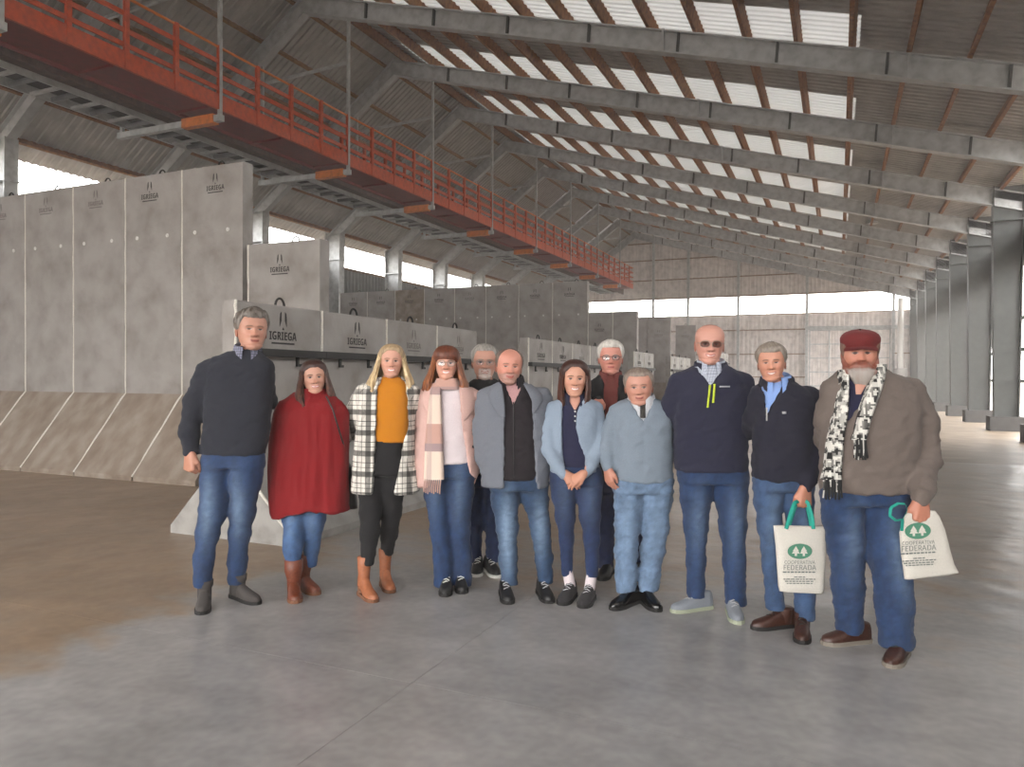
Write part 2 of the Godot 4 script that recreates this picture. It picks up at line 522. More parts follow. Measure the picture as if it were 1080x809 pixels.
func make_floor():
	var f := structure("floor")
	# grey slab seen close up, with a computed map of worn concrete and tan dust
	var size := 1400
	var x0 := -15.0
	var z0 := -15.0
	var span := 22.0
	var n1 := FastNoiseLite.new(); n1.seed = 41; n1.frequency = 0.35; n1.fractal_octaves = 5
	var n2 := FastNoiseLite.new(); n2.seed = 42; n2.frequency = 2.2; n2.fractal_octaves = 4
	var n3 := FastNoiseLite.new(); n3.seed = 43; n3.frequency = 14.0; n3.fractal_octaves = 2
	var data := PackedByteArray()
	data.resize(size * size * 3)
	var dusty := Color(0.51, 0.43, 0.345)
	var bare := Color(0.57, 0.562, 0.555)
	for j in size:
		var z := z0 + span * (j + 0.5) / size
		for i in size:
			var x := x0 + span * (i + 0.5) / size
			var a := n1.get_noise_2d(x, z)
			var b := n2.get_noise_2d(x, z * 1.6)
			# loose soil left of the low walls, a thinner film of dust behind the people
			var soil := clampf((-4.15 - 0.25 * (z + 3.0) * (1.0 if z > -5.0 else 0.0) * 0.4 - x + a * 0.9 + b * 0.35) / 0.45 + 0.5, 0.0, 1.0)
			var film := clampf((-5.1 - z + a * 1.4 + b * 0.8) / 1.2, 0.0, 1.0) * clampf(0.75 - (x + 1.0) * 0.08 + 0.3 * b, 0.2, 0.85)
			var t := maxf(soil, film)
			var c := bare.lerp(dusty, t)
			var s := 1.0 + a * 0.10 + b * 0.10 + n3.get_noise_2d(x, z) * 0.07
			c = c * s
			var o := (j * size + i) * 3
			data[o] = clampi(int(c.r * 255.0), 0, 255)
			data[o + 1] = clampi(int(c.g * 255.0), 0, 255)
			data[o + 2] = clampi(int(c.b * 255.0), 0, 255)
	var tex := ImageTexture.create_from_image(Image.create_from_data(size, size, false, Image.FORMAT_RGB8, data))
	var near := StandardMaterial3D.new()
	near.albedo_texture = tex
	near.roughness = 0.38
	near.roughness_texture = noise_tex(77, 0.02, [[0.0, g(0.75)], [1.0, g(1.0)]], 512, 4)
	near.normal_enabled = true
	near.normal_texture = T.fine_n
	near.normal_scale = 0.12
	var far := grained(Color(0.605, 0.565, 0.515), T.dust, 0.15, 0.42)
	var xs := [-15.0, -6.8, -1.865, 3.1, 7.0]
	var zs := [7.0, 2.0, -3.05, -8.1, -15.0]
	for i in 4:
		for j in 4:
			var m := MB.new()
			var gap := 0.0012
			m.box(Vector3(xs[i] + gap, -0.15, zs[j + 1] + gap), Vector3(xs[i + 1] - gap, 0.0, zs[j] - gap))
			for q in m.v:
				m.uv.append(Vector2((q.x - x0) / span, (q.z - z0) / span))
			part("slab", m.mesh(), near, f)
	for s in [[-20.0, -15.0, -15.0, Z_FRONT], [7.0, 14.0, -54.0, Z_FRONT + 6.0], [-20.0, 7.0, -54.0, -15.0], [-15.0, 7.0, 7.0, Z_FRONT + 6.0]]:
		part("slab", box_mesh(Vector3(s[0], -0.15, s[2]), Vector3(s[1], -0.001, s[3])), far, f)
	part("base_course", box_mesh(Vector3(-22, -0.4, -56), Vector3(16, -0.16, 16)), far, f)

# ---------------------------------------------------------------- walkway and conveyor under the ridge
func make_walkway():
	var NX := -11.77
	var z0 := 4.0
	var z1 := -45.4
	var c := thing("walkway", "orange steel walkway with railings hung under the roof ridge", "walkway", Vector3(NX, 7.0, 0))
	T.rod_a = box_mesh(Vector3(-0.035, 0.0, -0.035), Vector3(0.035, 3.97, 0.035))
	T.rod_b = box_mesh(Vector3(-2.92, 0.0, -0.035), Vector3(-2.85, 3.22, 0.035))
	T.cross = box_mesh(Vector3(-2.98, -0.06, -0.06), Vector3(0.06, 0.07, 0.06))
	T.sleeve = box_mesh(Vector3(-1.0, -0.09, -0.085), Vector3(-0.12, 0.10, 0.085))
	T.tie = bar_mesh(Vector3(0, 2.85, 0), Vector3(-3.45, 2.72, 0), 0.07, 0.07)
	part("deck", box_mesh(Vector3(-0.98, 0.0, z1), Vector3(-0.05, 0.05, z0)), M.red_deck, c)
	part("deck_beam", box_mesh(Vector3(-1.02, -0.06, z1), Vector3(-0.96, 0.16, z0)), M.red_deck, c)
	part("toe_board", box_mesh(Vector3(-0.06, -0.02, z1), Vector3(0.0, 0.30, z0)), M.orange, c)
	part("toe_board", box_mesh(Vector3(-1.06, 0.05, z1), Vector3(-1.0, 0.2, z0)), M.orange, c)
	for y in [0.42, 0.68, 0.98]:
		part("rail", bar_mesh(Vector3(-0.03, y, z0), Vector3(-0.03, y, z1), 0.03, 0.09, Vector3.RIGHT), M.orange, c)
	part("hand_rail", tube_mesh([Vector3(-0.03, 1.28, z0), Vector3(-0.03, 1.28, z1)], 0.028, 8), M.orange_pale, c)
	for y in [0.7, 1.25]:
		part("rail", bar_mesh(Vector3(-1.03, y, -16.0), Vector3(-1.03, y, z1), 0.03, 0.06, Vector3.RIGHT), M.orange, c)
	var step := BAY / 4.0
	var pm := box_mesh(Vector3(-0.05, -0.02, -0.045), Vector3(0.02, 1.3, 0.045))
	var z := frame_z(-5)
	while z > z1:
		part("post", pm, M.orange, c, Vector3(0, 0, z))
		if z < -16.0:
			part("post", pm, M.orange, c, Vector3(-1.02, 0, z))
		z -= step
	for y in [0.1, 0.42, 0.7, 0.98, 1.28]:
		part("end_rail", bar_mesh(Vector3(-1.03, y, z1), Vector3(0, y, z1), 0.04, 0.06), M.orange, c)
	z = -7.0
	while z > z1:
		part("joist", box_mesh(Vector3(-0.95, -0.05, z - 0.03), Vector3(-0.1, 0.0, z + 0.03)), M.red_deck, c)
		z -= BAY / 2.0
	# belt conveyor beside it
	var v := thing("belt_conveyor", "belt conveyor with grey rollers running beside the orange walkway", "conveyor", Vector3(-13.0, 6.95, 0))
	part("side_channel", box_mesh(Vector3(0.0, -0.06, -47.5), Vector3(0.05, 0.34, z0)), M.brown_steel, v)
	part("cover_plate", box_mesh(Vector3(-0.62, 0.10, -47.5), Vector3(0.0, 0.14, z0)), M.brown_steel, v)
	part("belt", box_mesh(Vector3(-1.42, 0.14, -47.5), Vector3(-0.62, 0.17, z0)), M.black_rubber, v)
	part("side_channel", box_mesh(Vector3(-1.5, -0.02, -47.5), Vector3(-1.46, 0.18, z0)), M.steel_light, v)
	part("side_channel", box_mesh(Vector3(-0.66, -0.02, -47.5), Vector3(-0.62, 0.10, z0)), M.steel_light, v)
	z = -4.0
	var rm := tube_mesh([Vector3(-1.45, 0.04, 0), Vector3(-0.64, 0.04, 0)], 0.055, 10)
	var cm := box_mesh(Vector3(-1.46, -0.02, -0.04), Vector3(-0.64, 0.03, 0.04))
	var n := 0
	while z > -47.0:
		part("roller" if n % 2 == 0 else "cross_member", rm if n % 2 == 0 else cm, M.zinc if n % 2 == 0 else M.steel, v, Vector3(0, 0, z))
		z -= 0.42
		n += 1
	# hangers at every frame
	for k in range(-4, 5):
		var o := Vector3(0, -0.2, frame_z(k))
		part("hanger_rod", T.rod_a, M.steel_light, c, o)
		part("hanger_rod", T.rod_b, M.steel_light, c, o)
		part("cross_beam", T.cross, M.steel_light, c, o)
		part("painted_sleeve", T.sleeve, M.orange_pale, c, o)
		part("tie", T.tie, M.steel_light, c, o)

# ---------------------------------------------------------------- precast panels
func logo_mesh(w: float) -> ArrayMesh:
	# emblem of two leaves and a dot, the name, a line of small print; flat, in the x-y plane, centred, name baseline at 0
	var st := SurfaceTool.new()
	var font := SystemFont.new()
	font.font_names = PackedStringArray(["Droid Sans"])
	font.font_weight = 800
	var tm := TextMesh.new()
	tm.text = "IGRIEGA"
	tm.font = font
	tm.font_size = 64
	tm.pixel_size = 0.01
	tm.depth = 0.02
	tm.curve_step = 4.0
	tm.horizontal_alignment = HORIZONTAL_ALIGNMENT_CENTER
	tm.vertical_alignment = VERTICAL_ALIGNMENT_CENTER
	var bb := tm.get_aabb()
	var s := w / bb.size.x
	st.append_from(tm, 0, Transform3D(Basis.from_scale(Vector3(s, s * 1.15, 0.15)), Vector3(0, 0.0, 0)))
	var hh := bb.size.y * s * 1.15
	for sg in [-1.0, 1.0]:
		var b := MB.new()
		var poly := PackedVector2Array([Vector2(0.02 * sg, 0.46), Vector2(0.065 * sg, 0.42), Vector2(0.085 * sg, 0.28), Vector2(0.085 * sg, 0.08), Vector2(0.02 * sg, 0.24)])
		b.prism(poly, Vector3(0.045 * sg * w, hh * 0.75, 0), Vector3(w, 0, 0), Vector3(0, w, 0), Vector3(0, 0, 0.003))
		T["leaf_a" if sg < 0.0 else "leaf_b"] = b.mesh()
	var dot := MB.new()
	dot.prism(PackedVector2Array([Vector2(-0.035, 0.0), Vector2(0.0, 0.07), Vector2(0.035, 0.0)]), Vector3(0, hh * 0.75, 0), Vector3(w, 0, 0), Vector3(0, w, 0), Vector3(0, 0, 0.003))
	T.leaf_dot = dot.mesh()
	T.small_print = box_mesh(Vector3(-0.42 * w, -hh * 0.98, 0), Vector3(0.42 * w, -hh * 0.78, 0.003))
	return st.commit()

func ring_mesh(r: float, t: float, sides := 12) -> ArrayMesh:
	var pts := []
	for k in sides + 1:
		var a := PI * k / sides
		pts.append(Vector3(cos(a) * r, sin(a) * r * 1.25, 0))
	pts.insert(0, Vector3(r * 0.9, -0.05, 0))
	pts.append(Vector3(-r * 0.9, -0.05, 0))
	return tube_mesh(pts, t, 6)

var rng_p := RandomNumberGenerator.new()

# a panel whose face looks along +z of its own frame; origin at the floor under the middle of its stem
func make_panel(called: String, label: String, group: String, at: Vector3, turn: float, o: Dictionary) -> Node3D:
	var w: float = o.w
	var h: float = o.h
	var bend: float = o.get("bend", 1.19)
	var foot: float = o.get("foot", 0.95)
	var th: float = o.get("t", 0.1)
	var p := thing(called, label, "concrete panel", at, group)
	p.rotation.y = turn
	var mat: Material = o.get("mat", M.concrete)
	var key := "slab_%s_%s_%s_%s" % [w, h, bend, foot]
	if not T.has(key):
		var e := 0.015
		var b := MB.new()
		b.prism(PackedVector2Array([Vector2(-th, bend), Vector2(-th, h - e), Vector2(-th + e, h), Vector2(th - e, h), Vector2(th, h - e), Vector2(th, bend)]), Vector3(-w / 2 + 0.034, 0, 0), Vector3(0, 0, 1), Vector3(0, 1, 0), Vector3(w - 0.036, 0, 0))
		T[key] = b.mesh()
		b = MB.new()
		b.prism(PackedVector2Array([Vector2(-foot, 0), Vector2(-foot, 0.07), Vector2(-th, bend), Vector2(th, bend), Vector2(foot, 0.07), Vector2(foot, 0)]), Vector3(-w / 2 + 0.034, 0, 0), Vector3(0, 0, 1), Vector3(0, 1, 0), Vector3(w - 0.036, 0, 0))
		T[key + "f"] = b.mesh()
		# squeezed-out mortar in the joint at the -x side
		var pts := []
		var rad := []
		var rr := RandomNumberGenerator.new()
		rr.seed = int(h * 100.0)
		var n := 26
		for k in n + 1:
			var t := float(k) / n
			var y := lerpf(h, bend, t)
			pts.append(Vector3(-w / 2 + 0.021 + rr.randf_range(-0.004, 0.004), y, th - 0.004))
			rad.append(rr.randf_range(0.011, 0.0165))
		for k in range(1, 13):
			var t := k / 12.0
			pts.append(Vector3(-w / 2 + 0.021 + rr.randf_range(-0.004, 0.004), lerpf(bend, 0.06, t), lerpf(th, foot, t) + 0.004))
			rad.append(rr.randf_range(0.010, 0.0165))
		T[key + "s"] = tube_mesh(pts, rad, 6)
	part("slab", T[key], mat, p)
	part("foot", T[key + "f"], o.get("foot_mat", M.concrete_foot), p)
	if o.get("seal", true):
		part("joint_seal", T[key + "s"], M.seal, p)
	var lx: float = o.get("loop_x", 0.0)
	part("lifting_loop", T.loop, M.black_steel, p, Vector3(lx, h, 0))
	if o.get("logo", 0) > 0:
		var lg := part("stamped_logo", T.logo, M.stamp if o.logo == 1 else M.stamp_faint, p, Vector3(o.get("logo_x", 0.0), o.get("logo_y", h - 0.36), th + 0.001))
		lg.scale = Vector3.ONE * float(o.get("logo_s", 1.0))
		for q in ["leaf_a", "leaf_b", "leaf_dot", "small_print"]:
			part("small_print" if q == "small_print" else "leaf", T[q], M.stamp if o.logo == 1 else M.stamp_faint, lg)
	for sx in o.get("sockets", []):
		part("lifting_socket", T.socket, M.white, p, Vector3(sx, o.get("socket_y", h - 0.95), th))
	return p

func make_panels():
	T.loop = ring_mesh(0.062, 0.012)
	T.logo = logo_mesh(0.40)
	var sm := MB.new()
	sm.tube([Vector3(0, 0, -0.005), Vector3(0, 0, 0.006)], 0.03, 10)
	T.socket = sm.mesh()
	var nth := ["first", "second", "third", "fourth", "fifth", "sixth", "seventh", "eighth", "ninth", "tenth"]
	# tall cross wall beside the man in the navy sweater
	for k in 8:
		make_panel("tall_concrete_panel", "tall grey concrete panel, %s from the free end of the near high wall" % nth[k], "panels of the near high wall",
			Vector3(-8.38 - 1.2 * k, 0, -8.2), 0.0, {"w": 1.2, "h": 4.53, "logo": 1 if k < 2 else 2, "logo_s": 0.85 if k != 1 else 0.9, "loop_x": 0.1, "sockets": [-0.32, 0.32], "logo_x": 0.08 if k == 0 else -0.05, "logo_y": 4.2})
	make_panel("tall_concrete_panel", "grey concrete panel of middle height stepping down at the end of the near high wall", "", Vector3(-7.06, 0, -8.2), 0.0,
		{"w": 1.28, "h": 3.33, "logo": 1, "logo_s": 0.85, "logo_x": -0.05, "loop_x": 0.15, "logo_y": 2.95})
	# far cross wall
	for k in 8:
		make_panel("tall_concrete_panel", "tall concrete panel, %s from the free end of the far high wall behind the people" % nth[k], "panels of the far high wall",
			Vector3(-7.85 - 1.19 * k, 0, -22.4), 0.0, {"w": 1.19, "h": 4.5, "logo": 1 if k != 3 else 2, "logo_s": 0.9, "logo_y": 4.1, "sockets": [-0.35, 0.3], "socket_y": 3.45, "loop_x": 0.2, "mat": M.concrete if k != 5 else M.concrete_foot})
	for k in 2:
		make_panel("tall_concrete_panel", "concrete panel of middle height, %s from the end of the far high wall" % ["second", "first"][k], "", Vector3(-6.85 + 0.8 * k, 0, -22.4), 0.0,
			{"w": 0.79, "h": 3.5, "logo": 1 if k == 0 else 0, "logo_s": 0.8, "logo_y": 2.95})
	# last cross wall, far behind
	for k in 4:
		make_panel("tall_concrete_panel", "tall concrete panel at the back, %s from the end of the last high wall" % nth[k], "panels of the last high wall", Vector3(-8.35 - 1.2 * k, 0, -37.4), 0.0,
			{"w": 1.2, "h": 4.53, "logo": 2, "logo_s": 1.1, "logo_y": 3.6, "seal": false})
	make_panel("tall_concrete_panel", "concrete panel standing alone behind the end of the last high wall", "", Vector3(-7.9, 0, -42.2), 0.0, {"w": 1.15, "h": 4.4, "logo": 2, "logo_s": 1.1, "logo_y": 3.8, "seal": false})
	# low walls along the aisle
	var rows := [[-5.0, 4, 2.15, "nearest low wall", M.concrete, 1.2], [-11.8, 5, 2.15, "second low wall", M.concrete, 1.15], [-19.0, 2, 2.15, "third low wall", M.concrete_pale, 1.15], [-23.7, 3, 2.15, "fourth low wall", M.concrete_pale, 1.15], [-32.5, 4, 2.6, "last low wall", M.concrete_pale, 1.2]]
	var hm := MB.new()
	hm.box(Vector3(-0.012, -0.11, 0.02), Vector3(0.012, -0.03, 0.045))
	hm.box(Vector3(-0.012, -0.125, 0.02), Vector3(0.05, -0.10, 0.045))
	T.hook = hm.mesh()
	for r in rows:
		T["rail_%s" % r[5]] = box_mesh(Vector3(-r[5] / 2.0 + 0.002, -0.035, 0), Vector3(r[5] / 2.0 - 0.002, 0.035, 0.075))
		for k in r[1]:
			var lp := make_panel("low_concrete_panel", "low concrete panel with a splayed foot, %s in the %s" % [nth[k], r[3]], "panels of the %s" % r[3],
				Vector3(-4.985, 0, r[0] - r[5] * (k + 0.5)), PI / 2, {"w": r[5], "h": r[2], "t": 0.085, "foot": 0.73, "bend": 0.75, "logo": 1 if k < 2 else 2, "logo_s": 0.95 - 0.06 * k, "logo_y": r[2] - 0.295, "loop_x": 0.08, "mat": r[4], "foot_mat": M.concrete_pale, "logo_x": 0.03})
			part("rail", T["rail_%s" % r[5]], M.black_steel, lp, Vector3(0, r[2] - 0.46, 0.085))
			for hx in [-0.32, 0.2]:
				part("hook", T.hook, M.black_steel, lp, Vector3(hx, r[2] - 0.46, 0.085))

# ---------------------------------------------------------------- distance fields and surface nets
class Field:
	var o: Vector3
	var c: float
	var nx: int
	var ny: int
	var nz: int
	var d := PackedFloat32Array()

	func _init(lo: Vector3, hi: Vector3, cell: float):
		o = lo
		c = cell
		nx = int(ceil((hi.x - lo.x) / c)) + 1
		ny = int(ceil((hi.y - lo.y) / c)) + 1
		nz = int(ceil((hi.z - lo.z) / c)) + 1
		d.resize(nx * ny * nz)
		d.fill(9.0)

	# tapered capsule, smoothly joined
	func cone(a: Vector3, b: Vector3, ra: float, rb: float, k: float):
		var m := maxf(ra, rb) + k + c * 2.0
		var lo := (Vector3(minf(a.x, b.x), minf(a.y, b.y), minf(a.z, b.z)) - Vector3.ONE * m - o) / c
		var hi := (Vector3(maxf(a.x, b.x), maxf(a.y, b.y), maxf(a.z, b.z)) + Vector3.ONE * m - o) / c
		var x0 := maxi(0, int(lo.x))
		var x1 := mini(nx - 1, int(hi.x))
		var ab := b - a
		var inv := 1.0 / maxf(ab.length_squared(), 1e-9)
		for iy in range(maxi(0, int(lo.y)), mini(ny - 1, int(hi.y)) + 1):
			for iz in range(maxi(0, int(lo.z)), mini(nz - 1, int(hi.z)) + 1):
				var p := Vector3(o.x + x0 * c, o.y + iy * c, o.z + iz * c) - a
				var i := (iy * nz + iz) * nx + x0
				for ix in range(x0, x1 + 1):
					var t := clampf(p.dot(ab) * inv, 0.0, 1.0)
					var e := (p - ab * t).length() - ra - (rb - ra) * t
					var q := d[i]
					var h := k - absf(q - e)
					if h > 0.0:
						d[i] = minf(q, e) - h * h / (4.0 * k)
					elif e < q:
						d[i] = e
					p.x += c
					i += 1

	# stack of rounded rings [y, cx, cz, half width, half depth], lowest first
	func loft(rings: Array, k: float, square := 0.45):
		var n := rings.size()
		var y_lo: float = rings[0][0]
		var y_hi: float = rings[n - 1][0]
		var s := 0
		for iy in ny:
			var y := o.y + iy * c
			if y < y_lo - k - c * 2.0 or y > y_hi + k + c * 2.0:
				continue
			var yc := clampf(y, y_lo, y_hi)
			while s < n - 2 and yc > rings[s + 1][0]:
				s += 1
			var r0: Array = rings[s]
			var r1: Array = rings[s + 1]
			var t := (yc - float(r0[0])) / maxf(float(r1[0]) - float(r0[0]), 1e-6)
			var cx := lerpf(r0[1], r1[1], t)
			var cz := lerpf(r0[2], r1[2], t)
			var a := lerpf(r0[3], r1[3], t)
			var b := lerpf(r0[4], r1[4], t)
			var m := minf(a, b)
			var over := absf(y - yc)
			for iz in nz:
				var w := (o.z + iz * c - cz) / b
				w *= w
				var i := (iy * nz + iz) * nx
				var x := o.x - cx
				for ix in nx:
					var q := x / a
					q *= q
					var l2 := sqrt(q + w)
					var e := (l2 + (sqrt(sqrt(q * q + w * w)) - l2) * square - 1.0) * m
					if over > 0.0:
						e = maxf(e, over)
					var old := d[i]
					var h := k - absf(old - e)
					if h > 0.0:
						d[i] = minf(old, e) - h * h / (4.0 * k)
					elif e < old:
						d[i] = e
					x += c
					i += 1

	# take away what lies in front of z between two edges; rows [y, x left, x right], lowest first
	func open_front(rows: Array, z_cut: float):
		var n := rows.size()
		for iy in ny:
			var y := o.y + iy * c
			if y > rows[n - 1][0] + c:
				continue
			var yc := clampf(y, rows[0][0], rows[n - 1][0])
			var s := 0
			while s < n - 2 and yc > rows[s + 1][0]:
				s += 1
			var t: float = (yc - rows[s][0]) / maxf(rows[s + 1][0] - rows[s][0], 1e-6)
			var xl := lerpf(rows[s][1], rows[s + 1][1], t)
			var xr := lerpf(rows[s][2], rows[s + 1][2], t)
			for iz in nz:
				var z := o.z + iz * c - z_cut
				if z < -c:
					continue
				var i := (iy * nz + iz) * nx
				for ix in nx:
					var x := o.x + ix * c
					var e := minf(minf(x - xl, xr - x), z)
					if e > d[i]:
						d[i] = e
					i += 1

	# cut a limb off level at height y
	func level(at: Vector3, r: float, y: float):
		var x0 := maxi(0, int((at.x - r - o.x) / c))
		var x1 := mini(nx - 1, int((at.x + r - o.x) / c) + 1)
		var z0 := maxi(0, int((at.z - r - o.z) / c))
		var z1 := mini(nz - 1, int((at.z + r - o.z) / c) + 1)
		for iy in ny:
			var e := y - (o.y + iy * c)
			if e < -c * 2.0:
				break
			for iz in range(z0, z1 + 1):
				for ix in range(x0, x1 + 1):
					var i := (iy * nz + iz) * nx + ix
					if e > d[i]:
						d[i] = e

	func net(mb: MB):
		var map := PackedInt32Array()
		map.resize(d.size())
		map.fill(-1)
		var cells := PackedInt32Array()
		var sy := nx * nz
		var far := c * 2.2
		var corner := [0, 1, nx, nx + 1, sy, sy + 1, sy + nx, sy + nx + 1]
		var edges := [[0, 1], [2, 3], [4, 5], [6, 7], [0, 2], [1, 3], [4, 6], [5, 7], [0, 4], [1, 5], [2, 6], [3, 7]]
		var off := []
		for k in 8:
			off.append(Vector3(k & 1, k >> 2, (k >> 1) & 1))
		for iy in ny - 1:
			for iz in nz - 1:
				var i := (iy * nz + iz) * nx - 1
				for ix in nx - 1:
					i += 1
					var d0 := d[i]
					if d0 > far or d0 < -far:
						continue
					var inside := 0
					for k in 8:
						if d[i + corner[k]] < 0.0:
							inside += 1
					if inside == 0 or inside == 8:
						continue
					var p := Vector3.ZERO
					var n := 0
					for e in edges:
						var a := d[i + corner[e[0]]]
						var b := d[i + corner[e[1]]]
						if (a < 0.0) != (b < 0.0):
							var u: Vector3 = off[e[0]]
							var w: Vector3 = off[e[1]]
							p += u + (w - u) * (a / (a - b))
							n += 1
					map[i] = mb.v.size()
					cells.append(i)
					mb.v.append(o + (p / n + Vector3(ix, iy, iz)) * c)
		for i in cells:
			var a := d[i] < 0.0
			if a != (d[i + 1] < 0.0):
				_quad(mb, map, i, i - sy, i - sy - nx, i - nx, a)
			if a != (d[i + sy] < 0.0):
				_quad(mb, map, i, i - nx, i - nx - 1, i - 1, a)
			if a != (d[i + nx] < 0.0):
				_quad(mb, map, i, i - 1, i - 1 - sy, i - sy, a)

	func _quad(mb: MB, map: PackedInt32Array, a: int, b: int, c2: int, e: int, flip: bool):
		if a < 0 or b < 0 or c2 < 0 or e < 0:
			return
		var q := [map[a], map[b], map[c2], map[e]]
		if q[0] < 0 or q[1] < 0 or q[2] < 0 or q[3] < 0:
			return
		var order := [0, 2, 1, 0, 3, 2] if flip else [0, 1, 2, 0, 2, 3]
		for k in order:
			mb.idx.append(q[k])

# push the surface in and out along its normals by a noise: creases of cloth
func crease(mb: MB, seed_: int, amp: float, stretch: Vector3):
	var n := FastNoiseLite.new()
	n.seed = seed_
	n.frequency = 1.0
	n.fractal_octaves = 3
	var nn := PackedVector3Array()
	nn.resize(mb.v.size())
	for k in range(0, mb.idx.size(), 3):
		var a := mb.idx[k]
		var b := mb.idx[k + 1]
		var c := mb.idx[k + 2]
		var m := (mb.v[c] - mb.v[a]).cross(mb.v[b] - mb.v[a])
		nn[a] += m; nn[b] += m; nn[c] += m
	for k in mb.v.size():
		var p := mb.v[k]
		mb.v[k] = p + nn[k].normalized() * amp * n.get_noise_3d(p.x * stretch.x, p.y * stretch.y, p.z * stretch.z)

# ---------------------------------------------------------------- one person
var P_o: Vector3
var P_d: float
var P: Node3D
var P_yaw := 0.0   # turn of the chest towards the camera

# pixel at the person's own depth (dz metres nearer the camera) -> the person's own frame
func loc(u: float, v: float, dz := 0.0) -> Vector3:
	var d := ray(u, v)
	var p := EYE + d * ((P_d - dz) / d.dot(flat_f)) - P_o
	return Vector3(p.dot(flat_r), p.y, -p.dot(flat_f))

func loc_ground(u: float, v: float) -> Vector3:
	var p := on_ground(u, v) - P_o
	return Vector3(p.dot(flat_r), 0, -p.dot(flat_f))

func px() -> float:
	return P_d / FOCAL

# rows [v, u left, u right, half depth, (z of the middle)] -> rings, lowest first
func rings_of(rows: Array) -> Array:
	var out := []
	for r in rows:
		var a := loc(r[1], r[0])
		var b := loc(r[2], r[0])
		out.append([(a.y + b.y) * 0.5, (a.x + b.x) * 0.5, r[4] if r.size() > 4 else 0.0, (b.x - a.x) * 0.5, r[3]])
	out.reverse()
	return out

func shrink(rings: Array, f: float, less: float) -> Array:
	var out := []
	for r in rings:
		out.append([r[0], r[1], r[2], r[3] * f - less, r[4] * f - less])
	return out

func front_z(rings: Array, x: float, y: float) -> float:
	var n := rings.size()
	var yc := clampf(y, rings[0][0], rings[n - 1][0])
	var s := 0
	while s < n - 2 and yc > rings[s + 1][0]:
		s += 1
	var t: float = (yc - rings[s][0]) / maxf(rings[s + 1][0] - rings[s][0], 1e-6)
	var a := lerpf(rings[s][3], rings[s + 1][3], t)
	var b := lerpf(rings[s][4], rings[s + 1][4], t)
	var q := clampf(absf(x - lerpf(rings[s][1], rings[s + 1][1], t)) / a, 0.0, 0.97)
	return lerpf(rings[s][2], rings[s + 1][2], t) + b * pow(1.0 - pow(q, 2.5), 1.0 / 2.5)

# the point of a garment's front that shows at a pixel
func on_front(rings: Array, u: float, v: float, lift: float) -> Vector3:
	var p := loc(u, v, 0.1)
	for k in 3:
		p = loc(u, v, front_z(rings, p.x, p.y) + lift)
	return p

func open_rows(rows: Array, dz := 0.11) -> Array:
	var out := []
	for r in rows:
		var a := loc(r[1], r[0], dz)
		out.append([a.y, a.x, loc(r[2], r[0], dz).x])
	return out

# a piece of cloth lying on the front of a garment; rows [v, u left, u right]
func front_patch(called: String, rings: Array, rows: Array, lift: float, m: Material, cols := 7, parent: Node = null) -> MeshInstance3D:
	var pts := []
	var n := 0
	for r in rows.size() - 1:
		var steps := maxi(2, int(absf(rows[r + 1][0] - rows[r][0]) / 3.0))
		for k in steps + (1 if r == rows.size() - 2 else 0):
			var t := float(k) / steps
			var v := lerpf(rows[r][0], rows[r + 1][0], t)
			n += 1
			var ua := lerpf(rows[r][1], rows[r + 1][1], t)
			var ub := lerpf(rows[r][2], rows[r + 1][2], t)
			for j in cols:
				var p := on_front(rings, lerpf(ua, ub, float(j) / (cols - 1)), v, lift + 0.003 * sin(PI * j / (cols - 1)))
				if j == 0:
					pts.append(p - Vector3(0, 0, lift + 0.012))
				pts.append(p)
				if j == cols - 1:
					pts.append(p - Vector3(0, 0, lift + 0.012))
	var mb := MB.new()
	mb.grid(pts, n, cols + 2)
	return part(called, mb.mesh(true), m, parent if parent else P)

const HEAD_ROWS := [[-1.0, 0.010, 0.066, 0.036], [-0.96, 0.024, 0.077, 0.020], [-0.88, 0.037, 0.083, 0.004], [-0.76, 0.0475, 0.0845, -0.016], [-0.60, 0.056, 0.084, -0.040],
	[-0.42, 0.063, 0.083, -0.060], [-0.20, 0.069, 0.083, -0.078], [0.0, 0.0725, 0.083, -0.088], [0.2, 0.0755, 0.084, -0.094], [0.4, 0.0765, 0.083, -0.096],
	[0.58, 0.0735, 0.077, -0.092], [0.74, 0.064, 0.065, -0.081], [0.87, 0.049, 0.047, -0.062], [0.95, 0.032, 0.028, -0.042], [0.99, 0.014, 0.008, -0.020], [1.0, 0.003, -0.004, -0.008]]

# point of the bare head: t from chin (-1) to crown (1), th from the front (0) round to the back (PI), both ways
func head_point(t: float, th: float, wide := 1.0) -> Vector3:
	var s := 0
	while s < HEAD_ROWS.size() - 2 and t > HEAD_ROWS[s + 1][0]:
		s += 1
	var r0: Array = HEAD_ROWS[s]
	var r1: Array = HEAD_ROWS[s + 1]
	var q: float = clampf((t - r0[0]) / (r1[0] - r0[0]), 0.0, 1.0)
	var a := lerpf(r0[1], r1[1], q) * wide * 1.09
	var zf := lerpf(r0[2], r1[2], q)
	var zb := lerpf(r0[3], r1[3], q)
	var si := sin(th)
	var co := cos(th)
	var zc := (zf + zb) * 0.5 if zb > -0.02 else -0.005
	var z := zc + ((zf - zc) if co > 0.0 else (zc - zb)) * (signf(co) * pow(absf(co), 0.86))
	return Vector3(signf(si) * pow(absf(si), 0.9) * a, t * 0.1175, z)

func bump(x: float, y: float, cx: float, cy: float, sx: float, sy: float) -> float:
	var a := (x - cx) / sx
	var b := (y - cy) / sy
	return exp(-0.5 * (a * a + b * b))

func lin(c: Color) -> Color:
	return c.srgb_to_linear()

